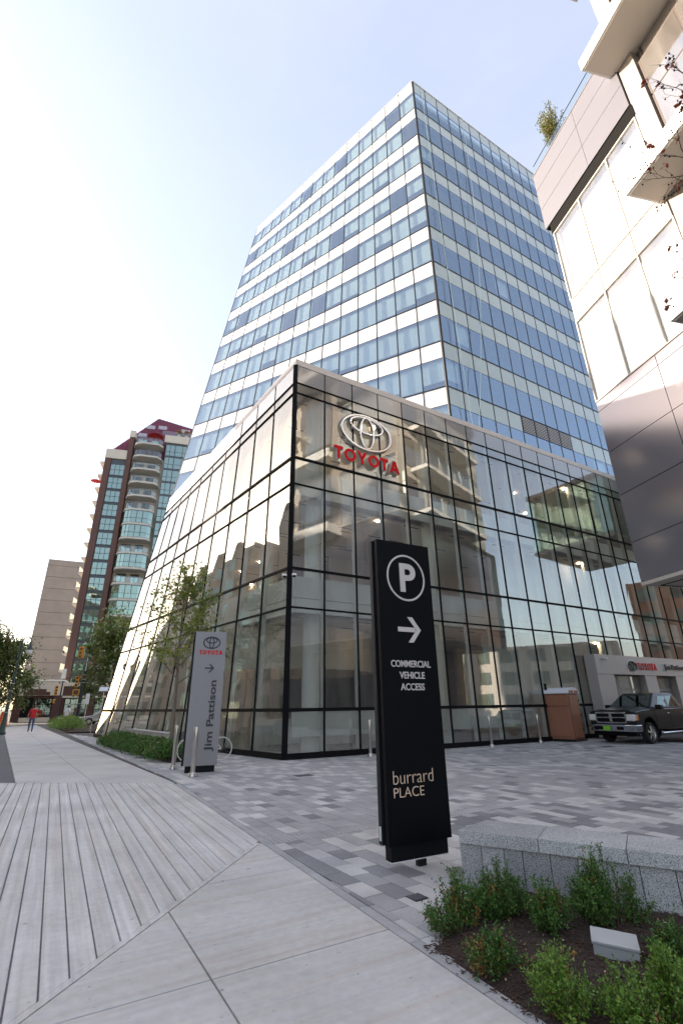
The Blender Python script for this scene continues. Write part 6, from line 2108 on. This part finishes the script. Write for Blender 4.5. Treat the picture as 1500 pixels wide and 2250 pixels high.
def person(label, x, y, rz, h, shirt, legs, shorts, cap):
    """walking away: one continuous body skinned over a joint skeleton"""
    t_ = thing('person', label, 'person', (x, y, 0), rz)
    s = h / 1.80
    # joints: front is +y
    J = {'pel': (0, 0, 0.96), 'sp': (0, 0.01, 1.18), 'ch': (0, 0.02, 1.38), 'nk': (0, 0.03, 1.52), 'hd': (0, 0.05, 1.62), 'ht': (0, 0.05, 1.74),
         'hl': (-0.10, 0, 0.92), 'kl': (-0.11, 0.16, 0.52), 'al': (-0.10, 0.14, 0.09), 'tl': (-0.11, 0.30, 0.035),
         'hr': (0.10, 0, 0.92), 'kr': (0.11, -0.02, 0.50), 'ar': (0.10, -0.30, 0.16), 'tr': (0.11, -0.20, 0.035),
         'sl': (-0.20, 0.02, 1.43), 'el': (-0.27, -0.06, 1.17), 'wl': (-0.29, 0.04, 0.93), 'fl': (-0.285, 0.07, 0.80),
         'sr': (0.20, 0.02, 1.43), 'er': (0.27, 0.03, 1.16), 'wr': (0.28, 0.18, 0.97), 'fr': (0.275, 0.22, 0.85)}
    E_ = [('pel', 'sp'), ('sp', 'ch'), ('ch', 'nk'), ('nk', 'hd'), ('hd', 'ht'), ('pel', 'hl'), ('hl', 'kl'), ('kl', 'al'), ('al', 'tl'), ('pel', 'hr'), ('hr', 'kr'), ('kr', 'ar'), ('ar', 'tr'),
          ('ch', 'sl'), ('sl', 'el'), ('el', 'wl'), ('wl', 'fl'), ('ch', 'sr'), ('sr', 'er'), ('er', 'wr'), ('wr', 'fr')]
    RAD = {'pel': (0.17, 0.125), 'sp': (0.155, 0.115), 'ch': (0.175, 0.12), 'nk': (0.062, 0.062), 'hd': (0.082, 0.10), 'ht': (0.06, 0.075), 'hl': (0.095, 0.10), 'kl': (0.066, 0.07), 'al': (0.045, 0.05), 'tl': (0.042, 0.03),
           'sl': (0.07, 0.07), 'el': (0.045, 0.045), 'wl': (0.032, 0.03), 'fl': (0.024, 0.038)}
    for a in ('h', 'k', 'a', 't', 's', 'e', 'w', 'f'):
        RAD[a + 'r'] = RAD[a + 'l']
    names = list(J)
    me = bpy.data.meshes.new('body')
    me.from_pydata([tuple(Vector(J[n]) * s) for n in names], [(names.index(a), names.index(b)) for a, b in E_], [])
    ob = bpy.data.objects.new('body', me); COL.objects.link(ob)
    bpy.context.view_layer.objects.active = ob
    md = ob.modifiers.new('skin', 'SKIN'); md.use_smooth_shade = True
    if not me.skin_vertices:
        with bpy.context.temp_override(object=ob, active_object=ob):
            bpy.ops.mesh.customdata_skin_add()
    for i, n in enumerate(names):
        sv = me.skin_vertices[0].data[i]
        sv.radius = (RAD[n][0] * s, RAD[n][1] * s)
        sv.use_root = (n == 'pel')
    ob.modifiers.new('sub', 'SUBSURF').render_levels = 2
    ob.modifiers['sub'].levels = 2
    dg = bpy.context.evaluated_depsgraph_get()
    m2 = bpy.data.meshes.new_from_object(ob.evaluated_get(dg))
    bpy.data.objects.remove(ob)
    m2.materials.clear()
    for m_ in ('skin', shirt, legs, 'shoe', 'hair'):
        m2.materials.append(MATS[m_])
    for p in m2.polygons:
        c = Vector(p.center) / s
        p.use_smooth = True
        if c.z > 1.50:
            k = 0
            if c.z > 1.58 and (c.y < 0.10 or c.z > 1.70): k = 4
        elif abs(c.x) > 0.215 and c.z < 1.20: k = 0
        elif c.z > 0.93: k = 1
        elif c.z > (0.55 if shorts else 0.10): k = 2
        elif c.z > 0.10: k = 0
        else: k = 3
        p.material_index = k
    b = link(bpy.data.objects.new('body', m2), t_)
    if cap:
        MB().lathe([(0.112, 0.0), (0.112, 0.05), (0.09, 0.10), (0.04, 0.125), (0.005, 0.13)], (0, 0.05 * s, 1.71 * s), 16).build('cap', MATS['cap_grey'], t_, smooth=True)
    for sx in (-1, 1):
        MB().lathe([(0.012, -0.03), (0.02, 0.0), (0.012, 0.03)], (sx * 0.098 * s, 0.05 * s, 1.655 * s), 8).build('ear', MATS['skin'], t_)
    return t_
person('person in red shirt and blue jeans walking away on the pavement', -23.46, 39.1, R(32), 1.92, 'shirt_red', 'jeans', False, False)
person('person in white shirt, tan shorts and grey cap by the corner bed', -24.3, 45.4, R(-20), 1.95, 'shirt_white', 'shorts_tan', True, True)

# ================================================================== blocks across the street, seen only in reflections; lengths and heights set for their shade
mat('opposite_stone', (0.50, 0.43, 0.36), 0.8, var=0.1, scale=0.5)
mat('orange_brick', (0.36, 0.17, 0.09), 0.85, var=0.12, scale=1.0)
def st(t, off):
    """point along the far building line of the street"""
    return (-30 - 0.53 * t + off * -0.848, -1 + 0.848 * t + off * -0.53, 0)
def street_block(label, t0, t1, h, m):
    L_ = t1 - t0
    x, y, _ = st(t0, 0)
    b = thing('street_block', label, 'building', (x, y, 0), math.atan2(0.848, -0.53), 'blocks across the street')
    # local x runs along the street, +y away from the street
    MB().box(0, L_, 0.0, 14, 0, h).build('wall', m, b)
    MB().box(-0.2, L_ + 0.2, -0.25, 14.2, h, h + 0.6).build('parapet', MATS['cream_stone'], b)
    for i in range(int(L_ / 4)):
        for k in range(int(h / 3.4)):
            MB().box(0.8 + i * 4, 3.2 + i * 4, -0.05, 0.02, 1.0 + k * 3.4, 2.9 + k * 3.4).build('window', MATS['house_glass'], b)
street_block('tan stone block across the street beside the camera', -20, 42.0, 30, MATS['opposite_stone'])
street_block('low tan block added in the gap across the street to cut the sun', 42.3, 54.0, 23.0, MATS['opposite_stone'])
street_block('pale block across the street farther along', 54.3, 78, 29, MATS['opposite_stone'])
# unseen boxes added on the tan block to make its shadow edge uneven
rb_ = thing('shade_boxes', 'row of unseen boxes added on the tan block to roughen its shadow edge', 'shade_box', st(26, -5) , math.atan2(0.848, -0.53))
rb_.location.z = 30.6
for x0, x1, h_ in ((-6, -3.5, 0.9), (-1.5, 0.4, 1.7), (0.4, 2.6, 1.1), (5.0, 6.4, 2.0), (6.4, 8.6, 0.8)):
    MB().box(x0, x1, -1.5, 1.5, 0, h_).build('shade_box', MATS['slab_grey'], rb_)
lb_ = thing('lane_block', 'pale low block at the far end of the lane', 'building', (64, -25, 0), R(92))
MB().box(0, 53, -12, 0, 0, 9.5).build('wall', MATS['pale_stone'], lb_)
for i in range(13):
    for k in range(3):
        MB().box(1 + i * 4, 3.4 + i * 4, -0.02, 0.06, 1.0 + k * 3.1, 2.8 + k * 3.1).build('window', MATS['house_glass'], lb_)
# orange brick slab beyond the lane
ob_ = thing('orange_block', 'orange brick apartment block reflected in the showroom glass', 'building', (62, 30.5, 0), R(94))
MB().box(0, 40, -16, 0, 0, 17).build('wall', MATS['orange_brick'], ob_)
for i in range(10):
    for k in range(5):
        MB().box(1 + i * 4, 3.2 + i * 4, -0.02, 0.06, 1.2 + k * 3.3, 3.0 + k * 3.3).build('window', MATS['house_glass'], ob_)
